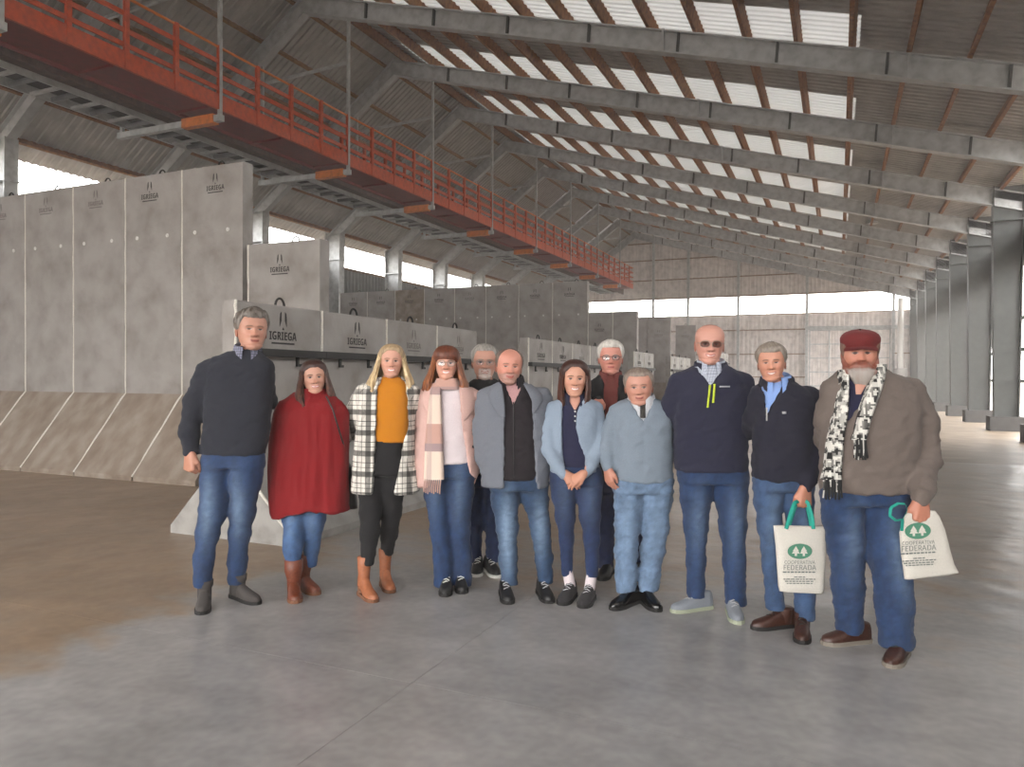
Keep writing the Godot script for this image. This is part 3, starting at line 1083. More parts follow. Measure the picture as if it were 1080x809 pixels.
# the head with its face, added to the body's mesh with colours of skin, lips, brows and eyes
func add_head(mb: MB, X: Transform3D, f: Dictionary):
	var skin := lin(f.skin)
	var hair := lin(f.get("brow", Color(0.25, 0.18, 0.14)))
	var lips := lin(f.get("lips", Color(f.skin.r * 0.86, f.skin.g * 0.62, f.skin.b * 0.62)))
	var stub: float = f.get("stubble", 0.0)
	var stub_c := lin(f.get("stubble_c", Color(0.45, 0.42, 0.40)))
	var smile: float = f.get("smile", 0.5)
	var teeth: float = f.get("teeth", 0.0)
	var wide: float = f.get("wide", 1.0)
	var nose: float = f.get("nose", 1.0)
	var rows := 84
	var front := 60
	var back := 20
	var ths := []
	for k in front:
		ths.append(-PI * 0.55 + PI * 1.1 * k / front)
	for k in back:
		ths.append(PI * 0.55 + PI * 0.9 * k / back)
	var cols := ths.size()
	var n0 := mb.v.size()
	var rn := FastNoiseLite.new()
	rn.seed = 7
	rn.frequency = 60.0
	for r in rows + 1:
		var t := -1.0 + 2.0 * r / rows
		for th in ths:
			var p := head_point(t, th, wide)
			var x := p.x
			var y := p.y
			var col := skin
			var w := smoothstep(0.15, 0.6, cos(th))
			if w > 0.0:
				var ax := absf(x)
				var dz := 0.0
				# nose
				var along := clampf((0.012 - y) / 0.046, 0.0, 1.0)
				if y < 0.02 and y > -0.05:
					var tip := (0.003 + 0.021 * pow(along, 1.3)) * smoothstep(-0.043, -0.034, y) * smoothstep(0.02, 0.006, y)
					dz += nose * tip * exp(-0.5 * pow(x / (0.0075 + 0.0045 * along), 2.0))
					dz += nose * 0.009 * bump(ax, y, 0.0135, -0.031, 0.0055, 0.006)
				dz -= 0.0085 * bump(ax, y, 0.030, 0.003, 0.0135, 0.010)
				dz += 0.0045 * bump(ax, y, 0.028, 0.0215, 0.018, 0.0065)
				dz += 0.0055 * bump(ax, y, 0.041, -0.028, 0.015, 0.012) * (0.6 + 0.8 * smile)
				dz -= 0.004 * bump(ax, y, 0.030, -0.049, 0.006, 0.014) * smile
				dz += 0.0045 * bump(x, y, 0.0, -0.058, 0.022, 0.0055)
				dz += 0.0045 * bump(x, y, 0.0, -0.0715, 0.019, 0.005)
				dz -= 0.004 * bump(x, y, 0.0, -0.081, 0.02, 0.005)
				dz += 0.008 * bump(x, y, 0.0, -0.100, 0.016, 0.010)
				p.z += dz * w
				# colours of the face
				var red := bump(ax, y, 0.042, -0.030, 0.016, 0.013) * 0.35 + bump(x, y, 0.0, -0.030, 0.010, 0.008) * 0.3
				col = col.lerp(Color(skin.r * 1.0, skin.g * 0.72, skin.b * 0.70), red)
				if stub > 0.0:
					var sb := smoothstep(-0.035, -0.052, y + 0.25 * maxf(ax - 0.03, 0.0) - 0.004) * smoothstep(0.082, 0.07, ax)
					sb = maxf(sb, bump(x, y, 0.0, -0.050, 0.026, 0.005))
					if f.get("goatee", false):
						sb *= smoothstep(0.047, 0.035, ax)
					col = col.lerp(stub_c, clampf(sb * stub * (0.85 + 0.4 * rn.get_noise_2d(x, y)), 0.0, 1.0))
				# mouth, curved up at the corners when smiling
				var my := -0.0645 + smile * 0.35 * ax * ax / 0.025
				var mw := 0.0215 + 0.005 * smile
				if ax < mw + 0.003:
					var open := 0.0052 * teeth * sqrt(maxf(0.0, 1.0 - pow(ax / mw, 2.0)))
					var dy := y - my
					if absf(dy) < 0.0085:
						var lipw := smoothstep(mw + 0.003, mw - 0.004, ax)
						col = col.lerp(lips, lipw * smoothstep(0.0085, 0.006, absf(dy)))
						if absf(dy) < maxf(open, 0.0016):
							col = col.lerp(Color(0.70, 0.66, 0.62) if teeth > 0.2 and ax < mw * 0.85 else Color(0.10, 0.035, 0.03), lipw)
				# eyes and brows
				var ey: float = f.get("eye_y", 0.003)
				var dx := ax - 0.0305
				var de := pow(dx / 0.0145, 2.0) + pow((y - ey) / (0.0062 if not f.get("squint", false) else 0.0045), 2.0)
				if de < 1.0:
					col = Color(0.36, 0.31, 0.29) if absf(dx) > 0.0075 else Color(0.028, 0.018, 0.014)
					if y > ey + 0.0012:
						col = Color(0.04, 0.025, 0.02)
				var by := ey + 0.0185 - 12.0 * dx * dx - 0.06 * dx
				var bw := smoothstep(0.0045, 0.0022, absf(y - by)) * smoothstep(0.022, 0.014, absf(dx))
				col = col.lerp(hair, bw * f.get("brow_w", 0.75))
				if absf(ax - 0.0075) < 0.0028 and absf(y + 0.0405) < 0.0015:
					col = Color(skin.r * 0.45, skin.g * 0.35, skin.b * 0.33)
			mb.v.append(X * p)
			mb.col.append(col)
	for r in rows:
		for c in cols:
			var a := n0 + r * cols + c
			var b := n0 + r * cols + (c + 1) % cols
			for q in [a, b + cols, b, a, a + cols, b + cols]:
				mb.idx.append(q)
	# ears
	for sg in [-1.0, 1.0]:
		var m0 := mb.v.size()
		var er := 7
		var ec := 12
		for r in er:
			var ph := PI * (r + 0.5) / er - PI / 2
			for c in ec:
				var a := TAU * c / ec
				var q := Vector3(0.010 * sin(ph) + 0.006 * cos(ph) * maxf(0.0, -sin(a)), 0.033 * cos(ph) * cos(a), 0.019 * cos(ph) * sin(a))
				if sin(ph) > 0.3:
					q.x -= 0.010
				mb.v.append(X * Vector3(sg * (0.0805 * wide + q.x), q.y - 0.010, q.z - 0.012 - 0.008 * cos(a) * 0.5))
				mb.col.append(Color(skin.r * 0.97, skin.g * 0.85, skin.b * 0.83))
		for r in er - 1:
			for c in ec:
				var a := m0 + r * ec + c
				var b := m0 + r * ec + (c + 1) % ec
				for q in [a, b, b + ec, a, b + ec, a + ec]:
					mb.idx.append(q)

# a cap of hair lying on the head; edge: t of the hairline at [front, temple, above ear, nape]
func hair_cap(X: Transform3D, f: Dictionary, edge: Array, thick: float, c0: Color, c1: Color, seed_: int, rough_tufts := 0.004, called := "hair", wide := 1.0):
	var mb := MB.new()
	var cols := 72
	var rows := 18
	var n := FastNoiseLite.new()
	n.seed = seed_
	n.frequency = 1.0
	var la := lin(c0)
	var lb := lin(c1)
	for s in rows + 1:
		var k := float(s) / rows
		for c in cols:
			var th := -PI + TAU * c / cols
			var at := absf(th)
			var te: float
			if at < 0.75:
				te = lerpf(edge[0], edge[1], smoothstep(0.25, 0.75, at))
			elif at < 1.25:
				te = lerpf(edge[1], edge[2], (at - 0.75) / 0.5)
			elif at < 1.85:
				te = edge[2]
			else:
				te = lerpf(edge[2], edge[3], smoothstep(1.85, 2.3, at))
			te += 0.03 * n.get_noise_2d(th * 9.0, 3.0)
			var t := lerpf(1.0, te, k)
			var p := head_point(t, th, wide)
			var nn := Vector3(p.x, p.y * 0.75, p.z + 0.005).normalized()
			var tuft := n.get_noise_2d(th * 7.0, k * 2.0)
			var h: float = (thick + rough_tufts * tuft) * (1.0 - 0.85 * pow(k, 5.0)) * (1.0 if at > 0.9 else f.get("quiff", 1.0))
			mb.v.append(X * (p + nn * h))
			mb.col.append(la.lerp(lb, clampf(0.5 + 0.9 * n.get_noise_2d(th * 22.0, k * 1.5 + 9.0), 0.0, 1.0)))
	for r in rows:
		for c in cols:
			var a := r * cols + c
			var b := r * cols + (c + 1) % cols
			for q in [a, b, b + cols, a, b + cols, a + cols]:
				mb.idx.append(q)
	part(called, mb.mesh(true), M.hair, P)

# a curtain of long hair round the sides and back; rows [y, half width, z front, z back, half angle left open at the face]
func hair_long(X: Transform3D, rows_in: Array, c0: Color, c1: Color, seed_: int, tips := 0.02, fuller := 1.12):
	var mb := MB.new()
	var n := FastNoiseLite.new()
	n.seed = seed_
	n.frequency = 1.0
	var la := lin(c0)
	var lb := lin(c1)
	var cols := 64
	var rows := 30
	for layer in 2:
		for r in rows + 1:
			var k := float(r) / rows * (rows_in.size() - 1)
			var s := mini(int(k), rows_in.size() - 2)
			var t := k - s
			var w := []
			for j in 5:
				w.append(lerpf(rows_in[s][j], rows_in[s + 1][j], t))
			var low := smoothstep(0.55, 1.0, float(r) / rows)
			for c in cols + 1:
				var u := float(c) / cols
				var th: float = w[4] + (TAU - 2.0 * w[4]) * u
				var strand := n.get_noise_2d(th * 14.0, float(r) * 0.05)
				var g2 := 1.0 + 0.045 * strand - 0.16 * layer
				var co := cos(th)
				var z: float = (w[2] if co > 0.0 else w[3]) * co
				var y: float = w[0] - low * tips * (0.5 + n.get_noise_2d(th * 6.0, 40.0))
				mb.v.append(X * Vector3(w[1] * fuller * sin(th) * g2, y, z * g2))
				mb.col.append(la.lerp(lb, clampf(0.5 + 1.1 * n.get_noise_2d(th * 18.0, float(r) * 0.04 + 20.0), 0.0, 1.0)))
	var m := (rows + 1) * (cols + 1)
	for r in rows:
		for c in cols:
			var a := r * (cols + 1) + c
			var b := a + 1
			var e := a + cols + 1
			for q in [a, b, e + 1, a, e + 1, e]:
				mb.idx.append(q)
			for q in [a, e + 1, b, a, e, e + 1]:
				mb.idx.append(q + m)
	for r in rows:
		for c in [0, cols]:
			var a: int = r * (cols + 1) + c
			var e: int = a + cols + 1
			for q in [a, e, e + m, a, e + m, a + m]:
				mb.idx.append(q)
	for c in cols:
		var a := rows * (cols + 1) + c
		for q in [a, a + 1, a + 1 + m, a, a + 1 + m, a + m]:
			mb.idx.append(q)
	part("hair", mb.mesh(true), M.hair, P)

# a hand: wrist, where the fingers point, what the palm faces; curl in radians for each joint
func add_hand(mb: MB, wrist: Vector3, dir: Vector3, palm: Vector3, side: float, curl: float, skin: Color, size := 1.0):
	dir = dir.normalized()
	palm = (palm - dir * palm.dot(dir)).normalized()
	var s := dir.cross(palm).normalized() * side
	var joints := []
	var lens := [0.066, 0.074, 0.069, 0.054]
	for k in 4:
		var base := wrist + (dir * (0.088 - 0.006 * absf(k - 1.2)) + s * (0.030 - 0.0195 * k)) * size
		var pts := [base]
		var a := 0.25 * curl
		var p := base
		for j in 3:
			a += curl
			p = p + (dir * cos(a) + palm * sin(a)) * lens[k] * [0.45, 0.31, 0.24][j] * size
			pts.append(p)
		joints.append(pts)
	var thumb := [wrist + (dir * 0.02 + s * 0.022 + palm * 0.004) * size, wrist + (dir * 0.048 + s * 0.042 + palm * 0.014) * size,
		wrist + (dir * 0.075 + s * (0.046 - 0.012 * curl) + palm * (0.022 + 0.012 * curl)) * size, wrist + (dir * 0.096 + s * (0.042 - 0.02 * curl) + palm * (0.026 + 0.02 * curl)) * size]
	var lo := wrist
	var hi := wrist
	for pts in joints + [thumb]:
		for p in pts:
			lo = Vector3(minf(lo.x, p.x), minf(lo.y, p.y), minf(lo.z, p.z))
			hi = Vector3(maxf(hi.x, p.x), maxf(hi.y, p.y), maxf(hi.z, p.z))
	var back := wrist - dir * 0.012
	lo = Vector3(minf(lo.x, back.x), minf(lo.y, back.y), minf(lo.z, back.z)) - Vector3.ONE * 0.045
	hi = Vector3(maxf(hi.x, back.x), maxf(hi.y, back.y), maxf(hi.z, back.z)) + Vector3.ONE * 0.045
	var f := Field.new(lo, hi, 0.0045)
	f.cone(back, wrist, 0.020, 0.023, 0.01)
	for k in 4:
		f.cone(wrist + s * (0.012 - 0.008 * k) * size, joints[k][0], 0.020 * size, 0.0125 * size, 0.012)
	f.cone(thumb[0], thumb[1], 0.017 * size, 0.0125 * size, 0.014)
	f.cone(thumb[1], thumb[2], 0.0115 * size, 0.010 * size, 0.004)
	f.cone(thumb[2], thumb[3], 0.010 * size, 0.008 * size, 0.003)
	for k in 4:
		for j in 3:
			f.cone(joints[k][j], joints[k][j + 1], (0.0098 - 0.0008 * j) * size, (0.0092 - 0.0009 * j) * size, 0.0025)
	f.net(mb)
	var c := lin(skin)
	while mb.col.size() < mb.v.size():
		mb.col.append(c)

func rounded_bounds(rings: Array, chains: Array, pad: float) -> Array:
	var lo := Vector3(9, 9, 9)
	var hi := -lo
	for r in rings:
		lo = Vector3(minf(lo.x, r[1] - r[3]), minf(lo.y, r[0]), minf(lo.z, r[2] - r[4]))
		hi = Vector3(maxf(hi.x, r[1] + r[3]), maxf(hi.y, r[0]), maxf(hi.z, r[2] + r[4]))
	for ch in chains:
		for q in ch:
			lo = Vector3(minf(lo.x, q[0].x - q[1]), minf(lo.y, q[0].y - q[1]), minf(lo.z, q[0].z - q[1]))
			hi = Vector3(maxf(hi.x, q[0].x + q[1]), maxf(hi.y, q[0].y + q[1]), maxf(hi.z, q[0].z + q[1]))
	return [lo - Vector3.ONE * pad, hi + Vector3.ONE * pad]

# chains of [point, radius] joined to a stack of rings
func garment(called: String, m: Material, rings: Array, chains: Array, o: Dictionary = {}) -> MeshInstance3D:
	var cell: float = o.get("cell", 0.0135)
	var bb := rounded_bounds(rings, chains, 0.045)
	var f := Field.new(bb[0], bb[1], cell)
	if rings.size() > 1:
		f.loft(rings, 0.03, o.get("square", 0.45))
	for ch in chains:
		for k in ch.size() - 1:
			f.cone(ch[k][0], ch[k + 1][0], ch[k][1], ch[k + 1][1], o.get("blend", 0.035))
	for q in o.get("cuffs", []):
		f.level(q[0], q[1] * 1.7, q[0].y - 0.012)
	if o.has("open"):
		f.open_front(o.open, o.get("open_z", 0.02))
	var mb := MB.new()
	f.net(mb)
	crease(mb, o.get("seed", 1), o.get("crease", 0.010), o.get("stretch", Vector3(9, 16, 9)))
	if o.has("hem"):
		# uneven lower edge: [x, how much it hangs down] pairs
		var y0: float = rings[0][0]
		for k in mb.v.size():
			var q := mb.v[k]
			var w := smoothstep(y0 + 0.35, y0, q.y)
			if w > 0.0:
				var hm: Array = o.hem
				var s := 0
				while s < hm.size() - 2 and q.x > hm[s + 1][0]:
					s += 1
				var t: float = clampf((q.x - hm[s][0]) / (hm[s + 1][0] - hm[s][0]), 0.0, 1.0)
				q.y -= w * lerpf(hm[s][1], hm[s + 1][1], t)
				mb.v[k] = q
	if o.has("fade"):
		# worn denim: paler down the front of the thighs
		var n := FastNoiseLite.new()
		n.seed = 3
		n.frequency = 14.0
		var worn := lin(Color(0.50, 0.59, 0.69))
		for p in mb.v:
			var k := 1.0 + 0.45 * n.get_noise_3d(p.x, p.y * 0.5, p.z) + 0.3 * n.get_noise_3d(p.x * 2.2, p.y * 2.8, p.z * 2.2)
			var w := 0.0
			for q in o.fade:
				w += q[2] * bump(p.x, p.y, q[0], q[1], 0.034, 0.15) * (1.0 if p.z > -0.03 else 0.0)
			w = maxf(0.0, w * (1.0 + 0.5 * n.get_noise_3d(p.x * 1.5, p.y * 3.0, p.z)))
			var base: Color = m.get_meta("dye")
			base = Color(base.r * k, base.g * k, base.b * k).lerp(worn, clampf(w * 0.9, 0.0, 0.85))
			mb.col.append(Color(clampf(base.r, 0.0, 1.0), clampf(base.g, 0.0, 1.0), clampf(base.b, 0.0, 1.0)))
	return part(called, mb.mesh(true), m, P)

func shoe(o: Dictionary, at: Array) -> Dictionary:
	# at: [toe u, toe v, heading in degrees (0 = to the camera, + = to the right of the photograph)]
	var L: float = o.get("len", 0.285)
	var toe := loc_ground(at[0], at[1])
	var a := deg_to_rad(at[2]) + atan((540.0 - at[0]) / FOCAL)
	var dir := Vector3(sin(a), 0, cos(a))
	var sd := Vector3(cos(a), 0, -sin(a))
	var heel := toe - dir * L
	var W: float = o.get("width", 1.0)
	var sole: float = o.get("sole", 0.022)
	var lift: float = o.get("heel", 0.0)
	var prof := [[0.0, 0.020, 0.075], [0.03, 0.030, 0.098], [0.12, 0.035, 0.106], [0.26, 0.036, 0.102], [0.38, 0.037, 0.090], [0.5, 0.041, 0.074], [0.62, 0.045, 0.060], [0.75, 0.046, 0.050], [0.87, 0.040, 0.043], [0.95, 0.028, 0.036], [1.0, 0.010, 0.024]]
	var pts := []
	var n := 11
	for s in prof:
		var base: Vector3 = heel + dir * L * s[0] + Vector3(0, sole * 0.6 + lift * smoothstep(0.62, 0.2, s[0]), 0)
		for k in n:
			var t := PI * k / (n - 1)
			pts.append(base + sd * s[1] * W * -signf(cos(t)) * pow(absf(cos(t)), 0.7) + Vector3(0, (s[2] * o.get("tall", 1.0)) * pow(sin(t), 0.75), 0))
	var mb := MB.new()
	mb.grid(pts, prof.size(), n)
	# closed ends
	for e in [0, prof.size() - 1]:
		var c := mb.v.size()
		mb.v.append(pts[e * n].lerp(pts[e * n + n - 1], 0.5))
		for k in n - 1:
			for q in [c, e * n + k, e * n + k + 1]:
				mb.idx.append(q)
	var ankle: Vector3 = heel + dir * L * 0.24 + Vector3(0, 0.09 + lift, 0)
	if o.get("shaft", 0.0) > 0.0:
		var top: Vector3 = o.shaft_at if o.has("shaft_at") else ankle + Vector3(0, o.shaft, 0)
		mb.tube([ankle - Vector3(0, 0.06, 0), ankle + Vector3(0, 0.02, 0), ankle.lerp(top, 0.5), top], [0.042 * W, 0.044 * W, o.get("shaft_r", 0.05) * 0.95, o.get("shaft_r", 0.05)], 16, 1.0, sd)
	var sh := part("shoe", mb.mesh(true), o.mat, P)
	var sb := MB.new()
	var outline := PackedVector2Array()
	for s in prof:
		outline.append(Vector2(-s[1] * W - 0.004, L * s[0] * 1.02 - 0.003))
	for k in prof.size():
		var s: Array = prof[prof.size() - 1 - k]
		outline.append(Vector2(s[1] * W + 0.004, L * s[0] * 1.02 - 0.003))
	sb.prism(outline, heel, sd, dir, Vector3(0, sole, 0))
	if lift > 0.0:
		sb.box(heel + Vector3(-0.028, 0, -0.028) + dir * 0.035, heel + Vector3(0.028, lift + sole, 0.028) + dir * 0.035)
	part("sole", sb.mesh(), o.get("sole_mat", M.sole_dark), sh)
	if o.has("laces"):
		var lb := MB.new()
		for k in 4:
			var u := 0.36 + 0.075 * k
			var c: Vector3 = heel + dir * L * u
			var y: float = sole * 0.6 + lerpf(0.094, 0.062, k / 3.0) * o.get("tall", 1.0) + 0.003
			var z := 1.0 if k % 2 == 0 else -1.0
			lb.tube([c + sd * 0.022 + Vector3(0, y - 0.008, 0) + dir * 0.008 * z, c + Vector3(0, y + 0.002, 0), c - sd * 0.022 + Vector3(0, y - 0.008, 0) - dir * 0.008 * z], 0.0038, 5)
		part("laces", lb.mesh(true), o.laces, sh)
	return {"ankle": ankle, "z": ankle.z, "heel": heel, "dir": dir}

# shirt collar: standing band with two turned-down points
func collar(called: String, at: Vector3, r: float, m: Material, o: Dictionary = {}):
	var mb := MB.new()
	var cols := 32
	var gap: float = o.get("gap", 0.35)
	var pts := []
	var tall: float = o.get("tall", 0.032)
	var drop: float = o.get("drop", 0.05)
	for row in 4:
		for c in cols + 1:
			var u := float(c) / cols
			var th := gap + (TAU - 2.0 * gap) * u
			var point := pow(absf(u - 0.5) * 2.0, 6.0)
			var rr: float = [r, r + 0.003, r + 0.012, r + 0.022][row]
			var y: float = [-0.02, tall, tall * 0.8, -0.012 - drop * point][row]
			var fwd: float = 0.030 * smoothstep(0.5, 1.0, cos(th)) * ([0.6, 0.2, 0.5, 1.2][row])
			pts.append(at + Vector3(sin(th) * rr, y - 0.018 * cos(th), cos(th) * rr * 0.92 + fwd).rotated(Vector3.UP, P_yaw))
	mb.grid(pts, 4, cols + 1)
	part(called, mb.mesh(true), m, P)

func glasses(X: Transform3D, m: Material, lens: Material, o: Dictionary = {}):
	var mb := MB.new()
	var w: float = o.get("w", 0.024)
	var h: float = o.get("h", 0.017)
	var z := 0.101
	var root: MeshInstance3D = null
	var loops := []
	for sg in [-1.0, 1.0]:
		var pts := []
		for k in 21:
			var a := TAU * k / 20
			var p := Vector3(sg * 0.033 + w * signf(cos(a)) * pow(absf(cos(a)), 0.75), 0.001 + h * signf(sin(a)) * pow(absf(sin(a)), 0.75), 0)
			p.z = z - 0.25 * absf(p.x) * absf(p.x) / 0.05 - 0.008
			pts.append(X * p)
		loops.append(pts)
		mb.tube(pts, o.get("t", 0.0018), 6)
		mb.tube([X * Vector3(sg * 0.057, 0.008, z - 0.026), X * Vector3(sg * 0.073, 0.008, z - 0.04), X * Vector3(sg * 0.078, 0.004, 0.0)], 0.0019, 6)
	mb.tube([X * Vector3(-0.010, 0.005, z - 0.004), X * Vector3(0, 0.009, z), X * Vector3(0.010, 0.005, z - 0.004)], 0.0018, 6)
	root = part("glasses", mb.mesh(true), m, P)
	for k in 2:
		var lb := MB.new()
		var c := Vector3.ZERO
		for j in 20:
			c += loops[k][j] / 20.0
		for j in 20:
			lb.tri(c, loops[k][j], loops[k][j + 1])
		part("lens", lb.mesh(), lens, root)

# sets a person up: place and depth from where the feet meet the floor
func begin_person(called: String, label: String, feet: Array):
	var a := on_ground(feet[0][0], feet[0][1]) + flat_f * 0.2
	var b := on_ground(feet[1][0], feet[1][1]) + flat_f * 0.2
	P_o = (a + b) * 0.5
	P_o.y = 0.0
	P_d = (P_o - EYE).dot(flat_f)
	P = thing(called, label, "person", P_o, "people standing in a row")
	P.rotation.y = YAW
	P_yaw = 0.8 * atan((540.0 - (feet[0][0] + feet[1][0]) * 0.5) / FOCAL)

# legs: pixel rows [u, v, half width in pixels]; the last meets the shoe
func leg_chain(rows: Array, z_foot: float) -> Array:
	var out := []
	var v0: float = rows[0][1]
	var v1: float = rows[rows.size() - 1][1]
	for r in rows:
		var dz: float = z_foot * smoothstep(0.0, 1.0, (r[1] - v0) / (v1 - v0))
		var p := loc(r[0], r[1], dz)
		out.append([p, r[2] * px()])
	return out

func arm_chain(rows: Array) -> Array:
	var out := []
	for r in rows:
		out.append([loc(r[0], r[1], r[2]), r[3]])
	return out

func head_frame(h: Array) -> Transform3D:
	# [u, v crown, v chin, yaw, tilt, pitch, nearer by]
	var top := loc(h[0], h[1], h[6])
	var chin := loc(h[0], h[2], h[6])
	var size := (top.y - chin.y) / 0.235
	var b := Basis.from_euler(Vector3(h[5], h[3] + 0.8 * atan((540.0 - h[0]) / FOCAL), h[4])).scaled(Vector3.ONE * size)
	return Transform3D(b, Vector3(top.x, (top.y + chin.y) * 0.5, h[6] - 0.02))

# body: one mesh of trunk, limbs, neck, head and hands
func body(skin: Color, rings: Array, arms: Array, legs: Array, X: Transform3D, face: Dictionary, neck_r: float, hands: Array):
	var top: Array = rings[rings.size() - 1]
	var neck := Vector3(top[1], top[0] - 0.05, top[2])
	var inner := shrink(rings, 0.82, 0.012)
	var thin := []
	for ch in arms + legs:
		var q := []
		for k in ch:
			q.append([k[0], maxf(k[1] * 0.5, 0.026)])
		q[q.size() - 1][0] = q[q.size() - 2][0].lerp(q[q.size() - 1][0], 0.4)
		thin.append(q)
	var mb := MB.new()
	var bb := rounded_bounds(inner, thin, 0.05)
	var f := Field.new(bb[0], bb[1], 0.021)
	f.loft(inner, 0.03)
	for ch in thin:
		for k in ch.size() - 1:
			f.cone(ch[k][0], ch[k + 1][0], ch[k][1], ch[k + 1][1], 0.02)
	f.net(mb)
	var c := lin(skin)
	while mb.col.size() < mb.v.size():
		mb.col.append(c)
	var sc := X.basis.get_scale().x
	mb.tube([neck - Vector3(0, 0.06, 0.0), neck + Vector3(0, 0.02, 0.0), X * Vector3(0, -0.085, -0.012), X * Vector3(0, -0.03, -0.015)], [neck_r * 1.35, neck_r * 1.06, neck_r * 0.98, neck_r * 0.9 * sc], 20)
	while mb.col.size() < mb.v.size():
		mb.col.append(Color(c.r * 0.97, c.g * 0.92, c.b * 0.9))
	face.skin = skin
	add_head(mb, X, face)
	for h in hands:
		add_hand(mb, h[0], h[1], h[2], h[3], h[4], Color(skin.r * 0.97, skin.g * 0.93, skin.b * 0.91), h[5] if h.size() > 5 else 1.0)
	part("body", mb.mesh(true), M.skin, P)

func cloth(c: Color, rough := 0.95, sheen := 0.25, tex: Texture2D = null, scale_ := 6.0) -> StandardMaterial3D:
	var m := plain(c, rough)
	m.uv1_triplanar = true
	m.uv1_scale = Vector3.ONE * scale_
	m.albedo_texture = tex if tex else T.fine
	m.normal_enabled = true
	m.normal_texture = T.cloth_n
	m.normal_scale = 0.5
	if sheen > 0.0:
		m.rim_enabled = true
		m.rim = sheen
		m.rim_tint = 0.6
	return m

func denim(c: Color) -> StandardMaterial3D:
	var m := cloth(Color.WHITE, 0.9, 0.15)
	m.set_meta("dye", c.srgb_to_linear())
	m.vertex_color_use_as_albedo = true
	return m

func make_cloths():
	var sk := plain(Color.WHITE, 0.52)
	sk.vertex_color_use_as_albedo = true
	M.skin = sk
	var hr := plain(Color.WHITE, 0.5)
	hr.vertex_color_use_as_albedo = true
	hr.normal_enabled = true
	hr.normal_texture = T.cloth_n
	hr.normal_scale = 0.4
	hr.uv1_triplanar = true
	hr.uv1_scale = Vector3(9, 1.2, 9)
	M.hair = hr
	M.sole_dark = plain(Color(0.07, 0.065, 0.06), 0.8)
	M.sole_white = plain(Color(0.78, 0.78, 0.76), 0.7)
	M.lens = plain(Color(0.9, 0.95, 0.97, 0.12), 0.03)
	M.lens.transparency = BaseMaterial3D.TRANSPARENCY_ALPHA
	M.lens_dark = plain(Color(0.30, 0.19, 0.17, 0.66), 0.2)
	M.lens_dark.transparency = BaseMaterial3D.TRANSPARENCY_ALPHA
	M.lens_dark.metallic_specular = 0.15
	M.frame_dark = plain(Color(0.06, 0.045, 0.04), 0.35)
	M.frame_metal = plain(Color(0.55, 0.50, 0.45), 0.3, 0.8)
	M.button = plain(Color(0.05, 0.045, 0.05), 0.4)
	M.metal = plain(Color(0.75, 0.75, 0.74), 0.3, 0.9)
	# woven plaid
	var im := Image.create(128, 128, false, Image.FORMAT_RGB8)
	for y in 128:
		for x in 128:
			var k := 0.86
			for q in [x, y]:
				if q % 128 < 34: k *= 0.42
				if q % 128 > 70 and q % 128 < 76: k *= 0.35
				if q % 128 > 100 and q % 128 < 105: k *= 0.4
			if (x + y) % 4 < 2 and k < 0.5: k *= 1.25
			im.set_pixel(x, y, Color(k, k * 0.985, k * 0.95))
	im.generate_mipmaps()
	T.plaid = ImageTexture.create_from_image(im)
	# knitted scarf of black and white patches
	var fn := FastNoiseLite.new()
	fn.seed = 12
	fn.frequency = 0.035
	im = Image.create(256, 256, false, Image.FORMAT_RGB8)
	for y in 256:
		for x in 256:
			var s := fn.get_noise_2d(float(x - x % 6), float(y - y % 6) * 0.8)
			im.set_pixel(x, y, Color(0.80, 0.79, 0.76) if s > -0.03 else Color(0.07, 0.07, 0.07))
	T.knit_bw = ImageTexture.create_from_image(im)
	im = Image.create(64, 64, false, Image.FORMAT_RGB8)
	for y in 64:
		for x in 64:
			var k := 1.0
			if x % 32 < 10: k *= 0.55
			if y % 32 < 10: k *= 0.6
			im.set_pixel(x, y, Color(0.63 * k + 0.17, 0.64 * k + 0.17, 0.68 * k + 0.17))
	T.check = ImageTexture.create_from_image(im)
	im = Image.create(128, 128, false, Image.FORMAT_RGB8)
	for y in 128:
		for x in 128:
			var c := Color(0.88, 0.82, 0.77)
			if y % 128 < 44: c = Color(0.74, 0.60, 0.56)
			elif y % 128 < 62: c = Color(0.60, 0.53, 0.55)
			if x % 64 < 12: c = c.lerp(Color(0.62, 0.56, 0.56), 0.5)
			im.set_pixel(x, y, c)
	T.scarf = ImageTexture.create_from_image(im)
	M.suede = cloth(Color(0.27, 0.25, 0.24), 0.95)
	M.boot_brown = grained(Color(0.46, 0.24, 0.14), T.rust, 6.0, 0.5)
	M.boot_tan = grained(Color(0.64, 0.385, 0.25), T.zinc, 6.0, 0.55)
	M.leather_black = plain(Color(0.055, 0.055, 0.06), 0.5)
	M.leather_shiny = plain(Color(0.035, 0.033, 0.035), 0.18)
	M.leather_brown = grained(Color(0.27, 0.165, 0.13), T.rust, 7.0, 0.45)
	M.sneaker_dark = cloth(Color(0.17, 0.16, 0.17))
	M.runner_grey = cloth(Color(0.50, 0.52, 0.55))
	for m in [M.boot_brown, M.boot_tan, M.leather_brown]:
		m.uv1_world_triplanar = false
	M.sole_tan = plain(Color(0.42, 0.27, 0.18), 0.8)
	M.sole_grey = plain(Color(0.45, 0.42, 0.38), 0.8)
	M.sole_lime = plain(Color(0.56, 0.58, 0.50), 0.7)
	M.grey_light = plain(Color(0.62, 0.62, 0.63), 0.8)
	M.navy_knit = cloth(Color(0.115, 0.125, 0.165))
	M.navy_fleece = cloth(Color(0.13, 0.135, 0.215))
	M.navy_dark = cloth(Color(0.105, 0.105, 0.165))
	M.navy_cloth = cloth(Color(0.115, 0.12, 0.23))
	M.red_knit = cloth(Color(0.49, 0.01, 0.045))
	M.mustard = cloth(Color(0.74, 0.46, 0.03))
	M.black_cloth = cloth(Color(0.075, 0.07, 0.08), 0.9, 0.1)
